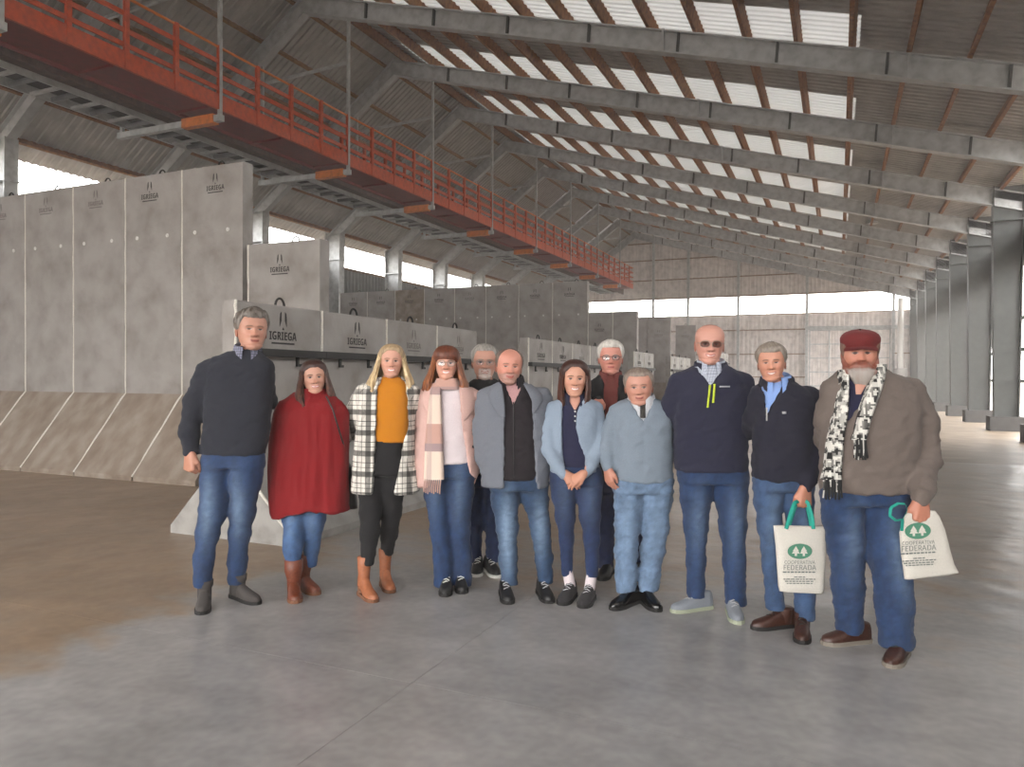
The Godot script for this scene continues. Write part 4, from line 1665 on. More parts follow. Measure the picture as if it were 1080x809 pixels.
	M.black_knit = cloth(Color(0.11, 0.085, 0.105), 0.95, 0.1)
	M.plaid = cloth(Color(0.98, 0.97, 0.96), 0.95, 0.2, T.plaid, 7.2)
	M.pink_coat = cloth(Color(0.80, 0.655, 0.62))
	M.white_knit = cloth(Color(0.85, 0.80, 0.81))
	M.scarf = cloth(Color(0.95, 0.92, 0.90), 0.95, 0.2, T.scarf, 2.6)
	M.grey_jacket = cloth(Color(0.43, 0.445, 0.48))
	M.pink_shirt = cloth(Color(0.72, 0.55, 0.55))
	M.blue_cardigan = cloth(Color(0.53, 0.585, 0.65))
	M.maroon = cloth(Color(0.45, 0.22, 0.20))
	M.blue_grey_knit = cloth(Color(0.475, 0.52, 0.57))
	M.white_shirt = cloth(Color(0.80, 0.81, 0.83))
	M.tie = cloth(Color(0.26, 0.24, 0.22), 0.7, 0.1, T.knit_bw, 10.0)
	M.check_shirt = cloth(Color(0.60, 0.60, 0.66), 0.95, 0.1, T.check, 30.0)
	M.check_pale = cloth(Color(0.95, 0.97, 1.0), 0.95, 0.1, T.check, 55.0)
	M.lime = plain(Color(0.72, 0.78, 0.18), 0.6)
	M.blue_shirt = cloth(Color(0.52, 0.64, 0.86))
	M.taupe = cloth(Color(0.43, 0.385, 0.36))
	M.knit_bw = cloth(Color(1, 1, 1), 0.95, 0.1, T.knit_bw, 2.6)
	M.knit_dark = cloth(Color(0.12, 0.12, 0.12))
	M.cap = cloth(Color(0.42, 0.13, 0.13))
	M.skin_plain = plain(Color(0.71, 0.515, 0.445), 0.6)
	M.jeans_a = denim(Color(0.115, 0.205, 0.345))
	M.jeans_b = denim(Color(0.19, 0.31, 0.48))
	M.jeans_c = denim(Color(0.135, 0.225, 0.34))
	M.jeans_d = denim(Color(0.10, 0.165, 0.305))
	M.jeans_e = denim(Color(0.10, 0.14, 0.27))
	M.jeans_f = denim(Color(0.20, 0.29, 0.42))
	M.jeans_pale = denim(Color(0.39, 0.475, 0.58))
	M.bag = cloth(Color(0.82, 0.80, 0.76), 0.95, 0.1)
	M.teal = cloth(Color(0.09, 0.60, 0.53), 0.8, 0.1)
	M.print_green = plain(Color(0.27, 0.47, 0.38), 0.9)
	M.print_grey = plain(Color(0.42, 0.44, 0.43), 0.9)

# ---------------------------------------------------------------- the twelve people
func make_people():
	make_cloths()
	var B := Vector3.BACK
	var D := Vector3.DOWN

	# 1 tall man in a navy sweater
	var feet := [[213, 649, -4], [273, 638, 34]]
	begin_person("person", "tall grey-haired man in a navy sweater, blue jeans and dark suede boots", feet)
	var s1 := shoe({"mat": M.suede, "shaft": 0.07, "shaft_r": 0.055, "len": 0.29}, feet[0])
	var s2 := shoe({"mat": M.suede, "shaft": 0.07, "shaft_r": 0.055, "len": 0.30}, feet[1])
	var top := rings_of([[369, 248, 274, 0.075], [377, 226, 281, 0.10], [388, 217, 286, 0.125], [405, 217, 287, 0.135], [432, 217, 286, 0.135], [455, 215, 284, 0.13], [479, 213, 279, 0.125]])
	var arms := [arm_chain([[219, 391, 0, 0.074], [205, 425, 0.0, 0.068], [199, 456, 0.03, 0.056], [200.5, 475, 0.06, 0.046]]), arm_chain([[277, 389, 0, 0.070], [280, 412, -0.16, 0.058], [286, 425, -0.34, 0.05]])]
	var legs := [leg_chain([[229, 488, 15.5], [227, 506, 14.5], [224, 540, 13.3], [219, 562, 11.2], [214.5, 590, 9.8], [214, 617, 9.4]], s1.z), leg_chain([[262, 488, 16.5], [259, 506, 16], [256, 540, 12.4], [252.5, 562, 10.7], [250.5, 592, 9.6], [249, 614, 9.0]], s2.z)]
	var hips := rings_of([[472, 215, 278, 0.115], [492, 214, 277, 0.115]])
	garment("sweater", M.navy_knit, top, arms, {"seed": 11})
	garment("jeans", M.jeans_a, hips, legs, {"cuffs": [legs[0][legs[0].size() - 1], legs[1][legs[1].size() - 1]], "seed": 12, "crease": 0.007, "fade": [[legs[0][2][0].x, legs[0][2][0].y + 0.04, 0.5], [legs[1][2][0].x, legs[1][2][0].y + 0.04, 0.45]]})
	var X := head_frame([264.5, 327, 370, 0.28, -0.03, -0.02, 0.03])
	body(Color(0.684, 0.497, 0.418), top, arms, legs, X, {"smile": 0.35, "brow": Color(0.40, 0.33, 0.28), "wide": 1.03, "squint": true}, 0.062, [[loc(200.5, 478, 0.07), Vector3(0.0, -1, 0.1), Vector3(0.5, 0, -0.85), 1.0, 0.95, 1.25]])
	hair_cap(X, {"quiff": 1.35}, [0.56, 0.60, 0.0, -0.35], 0.014, Color(0.50, 0.47, 0.44), Color(0.24, 0.20, 0.17), 5, 0.012, "hair", 1.03)
	collar("shirt_collar", Vector3(top[6][1], top[6][0] + 0.005, 0.0), 0.070, M.check_shirt, {"drop": 0.045, "gap": 0.30})

	# 2 woman in a red poncho
	feet = [[312, 637, 4], [335, 628, 28]]
	begin_person("person", "dark-haired woman in a long red poncho, jeans and brown boots", feet)
	var ba := loc(308.5, 597, 0.0)
	var sh := {"mat": M.boot_brown, "shaft": 0.15, "shaft_r": 0.062, "len": 0.265, "sole_mat": M.sole_tan}
	s1 = shoe(sh, feet[0])
	s2 = shoe(sh, feet[1])
	top = rings_of([[410, 321, 341, 0.065], [417, 306, 353, 0.09], [424, 295, 362, 0.12], [436, 288, 368, 0.14], [470, 284, 368, 0.15], [505, 284, 367, 0.16], [534, 285, 368, 0.165], [541, 287, 369, 0.165]])
	arms = []
	legs = [leg_chain([[312, 525, 12.5], [310.5, 545, 12], [309, 576, 9.6], [308.5, 600, 7.2]], s1.z), leg_chain([[333, 525, 12], [332, 545, 11], [328.5, 576, 8.2], [327.5, 596, 6.8]], s2.z)]
	hips = rings_of([[495, 298, 349, 0.10], [530, 298, 347, 0.11]])
	garment("poncho", M.red_knit, top, arms, {"seed": 21, "crease": 0.016, "stretch": Vector3(10, 1.6, 10), "square": 0.2, "hem": [[loc(286, 541).x, 0.045], [loc(300, 541).x, 0.02], [loc(332, 541).x, -0.04], [loc(356, 541).x, -0.015], [loc(369, 541).x, -0.015]]})
	garment("jeans", M.jeans_b, hips, legs, {"cuffs": [legs[0][legs[0].size() - 1], legs[1][legs[1].size() - 1]], "seed": 22, "crease": 0.006, "fade": [[legs[0][1][0].x, legs[0][1][0].y + 0.04, 0.4], [legs[1][1][0].x, legs[1][1][0].y + 0.04, 0.35]]})
	X = head_frame([330.5, 381, 416, 0.10, 0.06, -0.02, 0.04])
	body(Color(0.710, 0.528, 0.449), rings_of([[410, 322, 340, 0.05], [420, 308, 350, 0.08], [440, 305, 354, 0.10], [500, 302, 350, 0.10]]), [], legs, X, {"smile": 0.7, "teeth": 0.5, "brow": Color(0.2, 0.13, 0.11), "lips": Color(0.66, 0.33, 0.33)}, 0.05, [])
	hair_cap(X, {}, [0.60, 0.44, -0.1, -0.5], 0.014, Color(0.17, 0.10, 0.085), Color(0.24, 0.14, 0.11), 6, 0.003)
	hair_long(X, [[0.095, 0.062, 0.060, 0.085, 0.35], [0.06, 0.086, 0.066, 0.108, 0.62], [0.0, 0.096, 0.075, 0.112, 0.85], [-0.07, 0.112, 0.082, 0.11, 0.82], [-0.12, 0.128, 0.105, 0.11, 0.70], [-0.18, 0.125, 0.125, 0.11, 0.62]], Color(0.15, 0.09, 0.08), Color(0.36, 0.21, 0.15), 7, 0.04)
	front_patch("roll_neck", top, [[410, 320, 342], [416, 319, 343]], 0.012, M.red_knit)

	var hb: Node3D = tag(bag_node("handbag"), "black shoulder bag hanging beside the red poncho", "handbag")
	part("pouch", bag_mesh([[488, 352, 368, 0.03, 0.0], [495, 350, 373, 0.05, 0.0], [520, 350, 376, 0.055, 0.0], [536, 351, 377, 0.05, 0.0]], -0.24, 8).mesh(true), M.leather_black, hb)
	part("strap", tube_mesh([loc(344, 418, 0.11), loc(351, 432, 0.14), loc(358, 455, 0.135), loc(365, 478, 0.02), loc(364, 490, -0.22)], 0.006, 6), M.leather_black, hb)

	# 3 woman in a plaid coat
	feet = [[396, 636, 24], [413, 626, 14]]
	begin_person("person", "blonde woman in a black and white plaid coat over a mustard sweater", feet)
	sh = {"mat": M.boot_tan, "shaft": 0.13, "shaft_r": 0.046, "len": 0.245, "heel": 0.045, "sole_mat": M.sole_tan, "width": 0.9}
	s1 = shoe(sh, feet[0])
	s2 = shoe(sh, feet[1])
	top = rings_of([[397, 400, 424, 0.06], [404, 387, 432, 0.095], [413, 380, 437, 0.12], [430, 377, 437, 0.13], [450, 376, 437, 0.132], [480, 373, 438, 0.14], [505, 371, 442, 0.15], [519, 370, 443, 0.152]])
	var open := open_rows([[519, 392.5, 416], [498, 394.5, 420], [466, 396, 425], [452, 396.6, 430], [410, 397.5, 428], [398, 401, 424]])
	arms = [arm_chain([[383, 414, 0, 0.062], [372, 436, -0.02, 0.058], [369, 456, -0.12, 0.052], [360, 468, -0.24, 0.045]]), arm_chain([[434, 414, 0, 0.06], [440, 440, -0.10, 0.055], [448, 462, -0.22, 0.048]])]
	legs = [leg_chain([[391.5, 492, 13], [391, 515, 12.5], [390.5, 540, 10.8], [390, 562, 9.5], [387.5, 594, 7.0]], s1.z), leg_chain([[415, 492, 13], [414, 515, 12.5], [412.5, 540, 10.6], [410.5, 562, 8.7], [408, 584, 6.6]], s2.z)]
	hips = rings_of([[460, 391, 427, 0.105], [478, 389, 428, 0.115], [500, 386, 428, 0.115]])
	var inner := rings_of([[398, 401, 423, 0.05], [406, 395, 430, 0.08], [420, 393, 433, 0.112], [445, 393, 433, 0.115], [466, 392, 431, 0.112]])
	garment("plaid_coat", M.plaid, top, arms, {"seed": 31, "open": open, "open_z": 0.02, "crease": 0.008})
	garment("sweater", M.mustard, inner, [], {"seed": 32, "crease": 0.006})
	garment("trousers", M.black_cloth, hips, legs, {"cuffs": [legs[0][legs[0].size() - 1], legs[1][legs[1].size() - 1]], "seed": 33, "crease": 0.006})
	X = head_frame([412.5, 364, 398.5, 0.02, -0.02, 0.0, 0.04])
	body(Color(0.744, 0.553, 0.473), inner, arms, legs, X, {"smile": 0.9, "teeth": 0.9, "brow": Color(0.45, 0.33, 0.24), "lips": Color(0.75, 0.38, 0.38)}, 0.05, [])
	hair_cap(X, {}, [0.66, 0.46, -0.1, -0.5], 0.012, Color(0.50, 0.42, 0.33), Color(0.70, 0.60, 0.46), 8, 0.003)
	hair_long(X, [[0.10, 0.056, 0.055, 0.08, 0.30], [0.06, 0.086, 0.062, 0.104, 0.65], [0.0, 0.098, 0.07, 0.11, 0.92], [-0.07, 0.118, 0.076, 0.11, 0.92], [-0.13, 0.148, 0.10, 0.11, 0.85], [-0.185, 0.160, 0.11, 0.10, 0.80]], Color(0.58, 0.48, 0.34), Color(0.84, 0.75, 0.58), 9, 0.05)

	# 4 woman in a pink coat
	feet = [[469, 630, -5], [488, 627, 6]]
	begin_person("person", "auburn-haired woman with glasses, pale pink coat, fringed scarf and flared jeans", feet)
	sh = {"mat": M.leather_black, "len": 0.25, "sole_mat": M.sole_dark, "width": 0.95, "laces": M.sole_white}
	s1 = shoe(sh, feet[0])
	s2 = shoe(sh, feet[1])
	top = rings_of([[404, 456, 488, 0.07], [410, 446, 499, 0.10], [420, 441, 505, 0.125], [440, 440, 505, 0.135], [465, 437, 505, 0.14], [490, 434, 506, 0.145], [498, 433, 506, 0.147], [512, 432, 500, 0.146]])
	open = open_rows([[512, 452, 507], [499, 454, 495], [451, 457, 487.5], [419, 459, 485], [404, 460, 483]])
	arms = [arm_chain([[447, 420, 0, 0.058], [441, 445, -0.03, 0.055], [440, 470, -0.08, 0.05]]), arm_chain([[500, 420, 0, 0.06], [506, 445, -0.08, 0.055], [511, 468, -0.2, 0.05]])]
	legs = [leg_chain([[461, 492, 14], [460, 520, 12], [464, 559, 10], [467, 590, 9.6], [467.5, 617, 10.2]], s1.z), leg_chain([[488, 492, 15], [485.5, 520, 13.6], [485, 559, 10.6], [487, 590, 10.4], [487.5, 616, 10.2]], s2.z)]
	hips = rings_of([[484, 453, 501, 0.10], [502, 449, 503, 0.118]])
	inner = rings_of([[400, 460, 483, 0.055], [410, 455, 492, 0.09], [430, 454, 495, 0.118], [460, 454, 496, 0.124], [488, 452, 499, 0.128]])
	garment("coat", M.pink_coat, top, arms, {"seed": 41, "open": open, "open_z": 0.02, "crease": 0.008})
	garment("sweater", M.white_knit, inner, [], {"seed": 42, "crease": 0.006})
	garment("jeans", M.jeans_a, hips, legs, {"cuffs": [legs[0][legs[0].size() - 1], legs[1][legs[1].size() - 1]], "seed": 43, "crease": 0.007, "fade": [[legs[0][1][0].x, legs[0][1][0].y + 0.04, 0.25], [legs[1][1][0].x, legs[1][1][0].y + 0.04, 0.3]]})
	X = head_frame([470.5, 366, 401, 0.0, -0.02, 0.0, 0.04])
	body(Color(0.753, 0.553, 0.473), inner, arms, legs, X, {"smile": 1.0, "teeth": 0.95, "brow": Color(0.35, 0.2, 0.14), "lips": Color(0.78, 0.40, 0.40)}, 0.05, [])
	hair_cap(X, {}, [0.24, 0.20, -0.1, -0.5], 0.016, Color(0.30, 0.15, 0.10), Color(0.42, 0.22, 0.13), 10, 0.003)
	hair_long(X, [[0.09, 0.066, 0.06, 0.085, 0.45], [0.05, 0.09, 0.07, 0.106, 0.72], [0.0, 0.098, 0.074, 0.11, 0.86], [-0.07, 0.118, 0.08, 0.11, 0.86], [-0.13, 0.144, 0.10, 0.11, 0.80], [-0.175, 0.152, 0.11, 0.10, 0.76]], Color(0.34, 0.17, 0.10), Color(0.62, 0.38, 0.22), 11, 0.03)
	glasses(X, M.frame_metal, M.lens, {"w": 0.025, "h": 0.019})
	front_patch("scarf", inner, [[399, 460, 482], [405, 459, 483], [411, 459, 485]], 0.03, M.scarf)
	front_patch("scarf_end", top, [[404, 455, 465], [425, 452, 465], [470, 448, 467], [506, 447, 468]], 0.02, M.scarf)
	for k in 9:
		var u := 448.0 + 2.1 * k
		var q := loc(u, 505, 0.16)
		part("fringe", tube_mesh([q, loc(u - 0.8, 514, 0.17), loc(u - 1.0, 519.0 + (k % 3), 0.17)], 0.005, 5), M.scarf, P)
	for k in 3:
		var q := on_front(top, 499.5, 444 + 13.5 * k, 0.0)
		part("button", tube_mesh([q - B * 0.01, q + B * 0.012], 0.0105, 10), M.button, P)
	front_patch("lapel", top, [[409, 484, 498], [420, 485, 503], [430, 486, 503], [444, 487.5, 490]], 0.014, M.pink_coat)
	front_patch("lapel", top, [[409, 448, 458], [422, 443, 458], [432, 448, 458], [446, 455, 457.5]], 0.014, M.pink_coat)

	# 5 grey-haired man at the back
	feet = [[525, 610, 18], [502, 609, -5]]
	begin_person("person", "grey-bearded man with glasses and a black shirt, behind the woman in the pink coat", feet)
	sh = {"mat": M.leather_black, "sole_mat": M.sole_white, "laces": M.sole_white}
	s1 = shoe(sh, feet[0])
	s2 = shoe(sh, feet[1])
	top = rings_of([[400, 499, 523, 0.07], [407, 489, 533, 0.10], [418, 483, 540, 0.125], [440, 483, 540, 0.135], [480, 486, 537, 0.135], [500, 488, 536, 0.13]])
	arms = [arm_chain([[487, 418, 0, 0.06], [484, 450, 0, 0.055], [486, 485, 0, 0.045]]), arm_chain([[536, 418, 0, 0.06], [539, 450, 0, 0.055], [537, 485, 0, 0.045]])]
	legs = [leg_chain([[521, 508, 12], [521, 545, 10], [521, 590, 8.5]], s1.z), leg_chain([[500, 508, 12], [500, 545, 10], [499, 590, 8.5]], s2.z)]
	hips = rings_of([[492, 488, 534, 0.115], [512, 488, 534, 0.115]])
	garment("shirt", M.black_cloth, top, arms, {"seed": 51})
	garment("jeans", M.jeans_d, hips, legs, {"cuffs": [legs[0][legs[0].size() - 1], legs[1][legs[1].size() - 1]], "seed": 52, "fade": []})
	X = head_frame([511, 364, 401, 0.05, -0.02, 0.02, 0.02])
	body(Color(0.702, 0.513, 0.441), top, arms, legs, X, {"smile": 0.7, "teeth": 0.3, "brow": Color(0.5, 0.46, 0.43), "stubble": 0.85, "stubble_c": Color(0.74, 0.71, 0.69), "goatee": true, "wide": 1.02}, 0.06, [])
	hair_cap(X, {}, [0.66, 0.66, -0.05, -0.4], 0.012, Color(0.62, 0.60, 0.57), Color(0.42, 0.40, 0.38), 12, 0.005)
	glasses(X, M.frame_metal, M.lens, {"w": 0.024, "h": 0.016})

	# 6 balding man in a grey jacket
	feet = [[537, 638, 8], [580, 637, 14]]
	begin_person("person", "balding man in an open grey jacket over a black zip sweater and jeans", feet)
	sh = {"mat": M.leather_black, "sole_mat": M.sole_dark, "laces": M.grey_light}
	s1 = shoe(sh, feet[0])
	s2 = shoe(sh, feet[1])
	top = rings_of([[402, 527, 552, 0.08], [407, 518, 562, 0.105], [415, 510, 574, 0.125], [430, 506, 578, 0.14], [455, 506, 579, 0.148], [480, 506, 580, 0.15], [500, 507, 580, 0.15], [513, 508, 578, 0.148]])
	open = open_rows([[513, 531.5, 566], [498, 531.5, 565], [449, 532.5, 562], [433, 532.5, 562], [415, 529, 560], [402, 528, 551]])
	arms = [arm_chain([[513, 418, 0, 0.064], [508, 450, -0.02, 0.06], [509, 485, -0.02, 0.05]]), arm_chain([[572, 418, 0, 0.064], [580, 445, -0.12, 0.058], [588, 468, -0.25, 0.05]])]
	legs = [leg_chain([[532, 508, 15], [533, 528, 14], [535, 555, 11], [536, 590, 9.2], [538, 615, 8.6]], s1.z), leg_chain([[562, 508, 15], [565, 528, 13], [570, 556, 10.5], [574, 590, 8.6], [575.5, 613, 8.4]], s2.z)]
	hips = rings_of([[497, 517, 577, 0.125], [516, 517, 577, 0.125]])
	inner = rings_of([[402, 528, 552, 0.065], [409, 523, 560, 0.095], [425, 521, 568, 0.125], [450, 521, 570, 0.14], [480, 521, 571, 0.145], [505, 521, 571, 0.14]])
	garment("jacket", M.grey_jacket, top, arms, {"seed": 61, "open": open, "open_z": 0.02, "crease": 0.010})
	garment("sweater", M.black_knit, inner, [], {"seed": 62, "crease": 0.007, "open": open_rows([[427, 541.5, 541.3], [413, 535, 548], [398, 531, 552]]), "open_z": 0.0})
	garment("shirt", M.pink_shirt, shrink(inner, 1.0, 0.014), [], {"seed": 64, "crease": 0.003})
	garment("jeans", M.jeans_c, hips, legs, {"cuffs": [legs[0][legs[0].size() - 1], legs[1][legs[1].size() - 1]], "seed": 63, "crease": 0.011, "fade": [[legs[0][2][0].x, legs[0][2][0].y + 0.04, 0.75], [legs[1][2][0].x, legs[1][2][0].y + 0.04, 0.65], [legs[0][3][0].x, legs[0][3][0].y + 0.04, 0.4]]})
	X = head_frame([537, 368, 406, 0.12, -0.06, 0.02, 0.04])
	body(Color(0.736, 0.505, 0.433), inner, arms, legs, X, {"smile": 0.8, "brow": Color(0.36, 0.29, 0.25), "stubble": 0.6, "stubble_c": Color(0.50, 0.45, 0.43), "wide": 1.05, "squint": true}, 0.063, [])
	hair_cap(X, {}, [0.985, 0.97, -0.05, -0.4], 0.006, Color(0.33, 0.27, 0.24), Color(0.44, 0.38, 0.34), 13, 0.002, "hair", 1.06)
	collar("sweater_collar", Vector3(inner[5][1] - 0.004, inner[5][0] + 0.002, 0.005), 0.070, M.black_knit, {"gap": 0.5, "drop": 0.03, "tall": 0.035})
	front_patch("zip", inner, [[424, 541, 542.2], [504, 541.5, 542.7]], 0.004, M.button, 3)
	front_patch("lapel", top, [[405, 520, 529], [416, 514, 531], [428, 518, 532.5], [440, 529, 533]], 0.014, M.grey_jacket)
	front_patch("lapel", top, [[405, 552, 560], [414, 557, 572], [423, 561, 573], [436, 561.5, 564]], 0.014, M.grey_jacket)

	# 7 woman in a pale blue cardigan
	feet = [[592, 639, -18], [614, 642, -14]]
	begin_person("person", "dark-haired woman in a pale blue cardigan and navy polo with clasped hands", feet)
	sh = {"mat": M.sneaker_dark, "sole_mat": M.sole_dark, "laces": M.grey_light, "len": 0.262}
	s1 = shoe(sh, feet[0])
	s2 = shoe(sh, feet[1])
	top = rings_of([[418, 594, 617, 0.06], [423, 585, 627, 0.09], [432, 581, 633, 0.115], [450, 580, 632, 0.122], [475, 580, 631, 0.12], [498, 580, 633, 0.122]])
	open = open_rows([[503, 597, 617.5], [484, 594, 617], [470, 593, 612], [451, 593, 607.5], [435, 593.5, 608.5], [418, 595, 616]])
	arms = [arm_chain([[584, 431, 0.0, 0.054], [578, 455, 0.02, 0.050], [579, 475, 0.06, 0.048], [588, 492, 0.13, 0.042], [595, 500, 0.16, 0.036]]), arm_chain([[628, 431, 0.0, 0.054], [633, 455, 0.02, 0.050], [631, 475, 0.06, 0.048], [622, 492, 0.13, 0.042], [616, 500, 0.16, 0.036]])]
	legs = [leg_chain([[594, 503, 13.5], [594.5, 520, 12.5], [596, 545, 10], [597.5, 568, 7.4], [598, 606, 6.0]], s1.z), leg_chain([[621, 503, 14], [621.5, 520, 13], [622.5, 545, 10.5], [624, 568, 8.2], [624.5, 607, 6.4]], s2.z)]
	hips = rings_of([[490, 583, 632, 0.115], [510, 581, 635, 0.118]])
	inner = rings_of([[416, 596, 616, 0.055], [424, 590, 622, 0.085], [440, 587, 625, 0.105], [470, 587, 626, 0.108], [500, 586, 628, 0.112]])
	garment("cardigan", M.blue_cardigan, top, arms, {"seed": 71, "open": open, "open_z": 0.02, "crease": 0.007, "blend": 0.02})
	garment("polo_shirt", M.navy_cloth, inner, [], {"seed": 72, "crease": 0.005})
	garment("jeans", M.jeans_d, hips, legs, {"cuffs": [legs[0][legs[0].size() - 1], legs[1][legs[1].size() - 1]], "seed": 73, "crease": 0.005, "fade": [[legs[0][1][0].x, legs[0][1][0].y + 0.04, 0.2], [legs[1][1][0].x, legs[1][1][0].y + 0.04, 0.2]]})
	X = head_frame([606.5, 381, 419, 0.03, -0.03, 0.0, 0.04])
	body(Color(0.727, 0.536, 0.449), inner, arms, legs, X, {"smile": 0.9, "teeth": 0.8, "brow": Color(0.18, 0.11, 0.09), "lips": Color(0.70, 0.36, 0.35), "wide": 0.96}, 0.047,
		[[loc(596, 500, 0.165), Vector3(0.75, -0.45, 0.1), Vector3(-0.2, -0.5, -0.8), -1.0, 0.35, 0.9], [loc(615, 500, 0.18), Vector3(-0.75, -0.5, 0.1), Vector3(0.2, -0.5, -0.8), 1.0, 0.35, 0.9]])
	hair_cap(X, {}, [0.66, 0.42, -0.1, -0.5], 0.014, Color(0.17, 0.10, 0.085), Color(0.25, 0.15, 0.12), 14, 0.003)
	hair_long(X, [[0.10, 0.06, 0.058, 0.085, 0.34], [0.06, 0.088, 0.066, 0.106, 0.62], [0.0, 0.094, 0.076, 0.11, 0.86], [-0.07, 0.096, 0.082, 0.11, 0.86], [-0.12, 0.098, 0.088, 0.105, 0.76], [-0.155, 0.092, 0.092, 0.10, 0.70]], Color(0.15, 0.09, 0.075), Color(0.32, 0.18, 0.13), 15, 0.03)
	collar("polo_collar", Vector3(inner[4][1], inner[4][0] - 0.012, 0.005), 0.062, M.navy_cloth, {"gap": 0.45, "drop": 0.04})
	front_patch("neck_opening", inner, [[416, 599, 614], [424, 601, 612], [432, 605.5, 607.5]], 0.004, M.skin_plain)
	for k in 3:
		var q := on_front(inner, 606.5, 434 + 5.0 * k, 0.0)
		part("button", tube_mesh([q - B * 0.006, q + B * 0.008], 0.006, 8), M.white, P)
	for a in [[598, 607, s1], [624.5, 608, s2]]:
		part("sock", tube_mesh([loc(a[0], a[1] - 6, a[2].z), Vector3(a[2].ankle.x, 0.07, a[2].ankle.z)], 0.036, 12), M.white_knit, P)

	# 8 white-haired man at the back
	feet = [[634, 613, -14], [676, 612, 10]]
	begin_person("person", "white-haired man with dark glasses, maroon shirt and dark vest, behind the others", feet)
	sh = {"mat": M.leather_black, "sole_mat": M.sole_dark}
	s1 = shoe(sh, feet[0])
	s2 = shoe(sh, feet[1])
	top = rings_of([[394, 633, 655, 0.075], [401, 624, 664, 0.10], [412, 617, 672, 0.128], [435, 617, 673, 0.138], [480, 620, 672, 0.14], [505, 622, 672, 0.135]])
	arms = [arm_chain([[621, 412, 0, 0.062], [616, 435, 0.03, 0.055], [626, 430, 0.14, 0.046], [631, 423, 0.20, 0.038]]), arm_chain([[668, 412, 0, 0.062], [673, 445, 0, 0.055], [672, 480, 0, 0.045]])]
	legs = [leg_chain([[637, 512, 12], [638, 545, 10.5], [638, 596, 9]], s1.z), leg_chain([[661, 512, 12], [670, 545, 10.5], [674, 596, 9]], s2.z)]
	hips = rings_of([[498, 622, 672, 0.12], [518, 623, 672, 0.12]])
	garment("vest", M.black_cloth, top, arms, {"seed": 81, "open": open_rows([[470, 638, 650.5], [436, 638, 650.5], [404, 637, 652], [392, 634, 654]]), "open_z": 0.0})
	garment("shirt", M.maroon, shrink(top, 1.0, 0.014), [], {"seed": 83, "crease": 0.004})
	garment("jeans", M.jeans_e, hips, legs, {"cuffs": [legs[0][legs[0].size() - 1], legs[1][legs[1].size() - 1]], "seed": 82, "fade": []})
	X = head_frame([644.5, 360, 395.5, 0.0, 0.0, 0.0, 0.02])
	body(Color(0.736, 0.497, 0.433), top, arms, legs, X, {"smile": 0.25, "brow": Color(0.6, 0.55, 0.52), "wide": 1.03}, 0.064, [[loc(631, 422, 0.20), Vector3(-0.1, -0.35, 0.9), Vector3(0.0, -0.9, -0.4), 1.0, 0.4]])
	hair_cap(X, {"quiff": 1.2}, [0.60, 0.62, -0.05, -0.4], 0.014, Color(0.80, 0.78, 0.75), Color(0.62, 0.60, 0.57), 16, 0.005)
	glasses(X, M.frame_dark, M.lens, {"w": 0.024, "h": 0.016, "t": 0.0024})
	collar("shirt_collar", Vector3(top[5][1], top[5][0] - 0.01, 0.0), 0.07, M.maroon, {"gap": 0.35, "drop": 0.05})

	# 9 short man in a light blue sweater
	feet = [[645, 644, -38], [695, 646, 26]]
	begin_person("person", "short man in a light blue-grey sweater, collar and tie and pale jeans", feet)
	sh = {"mat": M.leather_shiny, "sole_mat": M.sole_dark, "len": 0.28}
	s1 = shoe(sh, feet[0])
	s2 = shoe(sh, feet[1])
	top = rings_of([[420, 661, 690, 0.075], [426, 651, 704, 0.105], [436, 648, 711, 0.13], [455, 648, 709, 0.145], [480, 647, 709, 0.152], [503, 648, 709, 0.145], [507, 650, 708, 0.142]])
	arms = [arm_chain([[651, 436, 0, 0.062], [643, 455, -0.02, 0.054], [638, 478, 0.0, 0.048], [641, 493, 0.04, 0.040]]), arm_chain([[706, 436, 0, 0.062], [714, 453, -0.08, 0.055], [717, 469, -0.24, 0.048]])]
	legs = [leg_chain([[665, 508, 15.5], [663, 528, 14.5], [661.5, 555, 12.8], [660, 580, 11.2], [660.5, 604, 11], [660, 622, 10.2]], s1.z), leg_chain([[693, 508, 16], [693, 528, 14.5], [691.5, 555, 13], [688.5, 580, 12], [685, 606, 10.6], [684, 622, 10.4]], s2.z)]
	hips = rings_of([[498, 649, 709, 0.13], [518, 648, 709, 0.13]])
	garment("sweater", M.blue_grey_knit, top, arms, {"seed": 91, "crease": 0.010, "open": open_rows([[446, 678.5, 678.2], [438, 674, 682], [428, 668, 687.5], [416, 662, 692]]), "open_z": 0.0})
	garment("shirt", M.white_shirt, shrink(top, 1.0, 0.014), [], {"seed": 93, "crease": 0.003})
	garment("jeans", M.jeans_pale, hips, legs, {"cuffs": [legs[0][legs[0].size() - 1], legs[1][legs[1].size() - 1]], "seed": 92, "crease": 0.014, "stretch": Vector3(9, 20, 9), "fade": [[legs[0][2][0].x, legs[0][2][0].y + 0.04, 0.28], [legs[1][2][0].x, legs[1][2][0].y + 0.04, 0.28]]})
	X = head_frame([674.5, 389, 428, -0.02, 0.04, 0.05, 0.05])
	body(Color(0.702, 0.505, 0.433), top, arms, legs, X, {"smile": 0.6, "brow": Color(0.36, 0.28, 0.23), "wide": 1.08}, 0.064, [[loc(641, 494, 0.05), Vector3(0.12, -1, 0.1), Vector3(0.8, 0, -0.5), 1.0, 0.35]])
	hair_cap(X, {"quiff": 1.1}, [0.60, 0.64, -0.02, -0.4], 0.010, Color(0.42, 0.36, 0.32), Color(0.54, 0.49, 0.45), 17, 0.004, "hair", 1.08)
	front_patch("tie", top, [[424, 674.5, 681.5], [429, 675.5, 680.5], [441, 675.5, 681]], 0.0, M.tie)
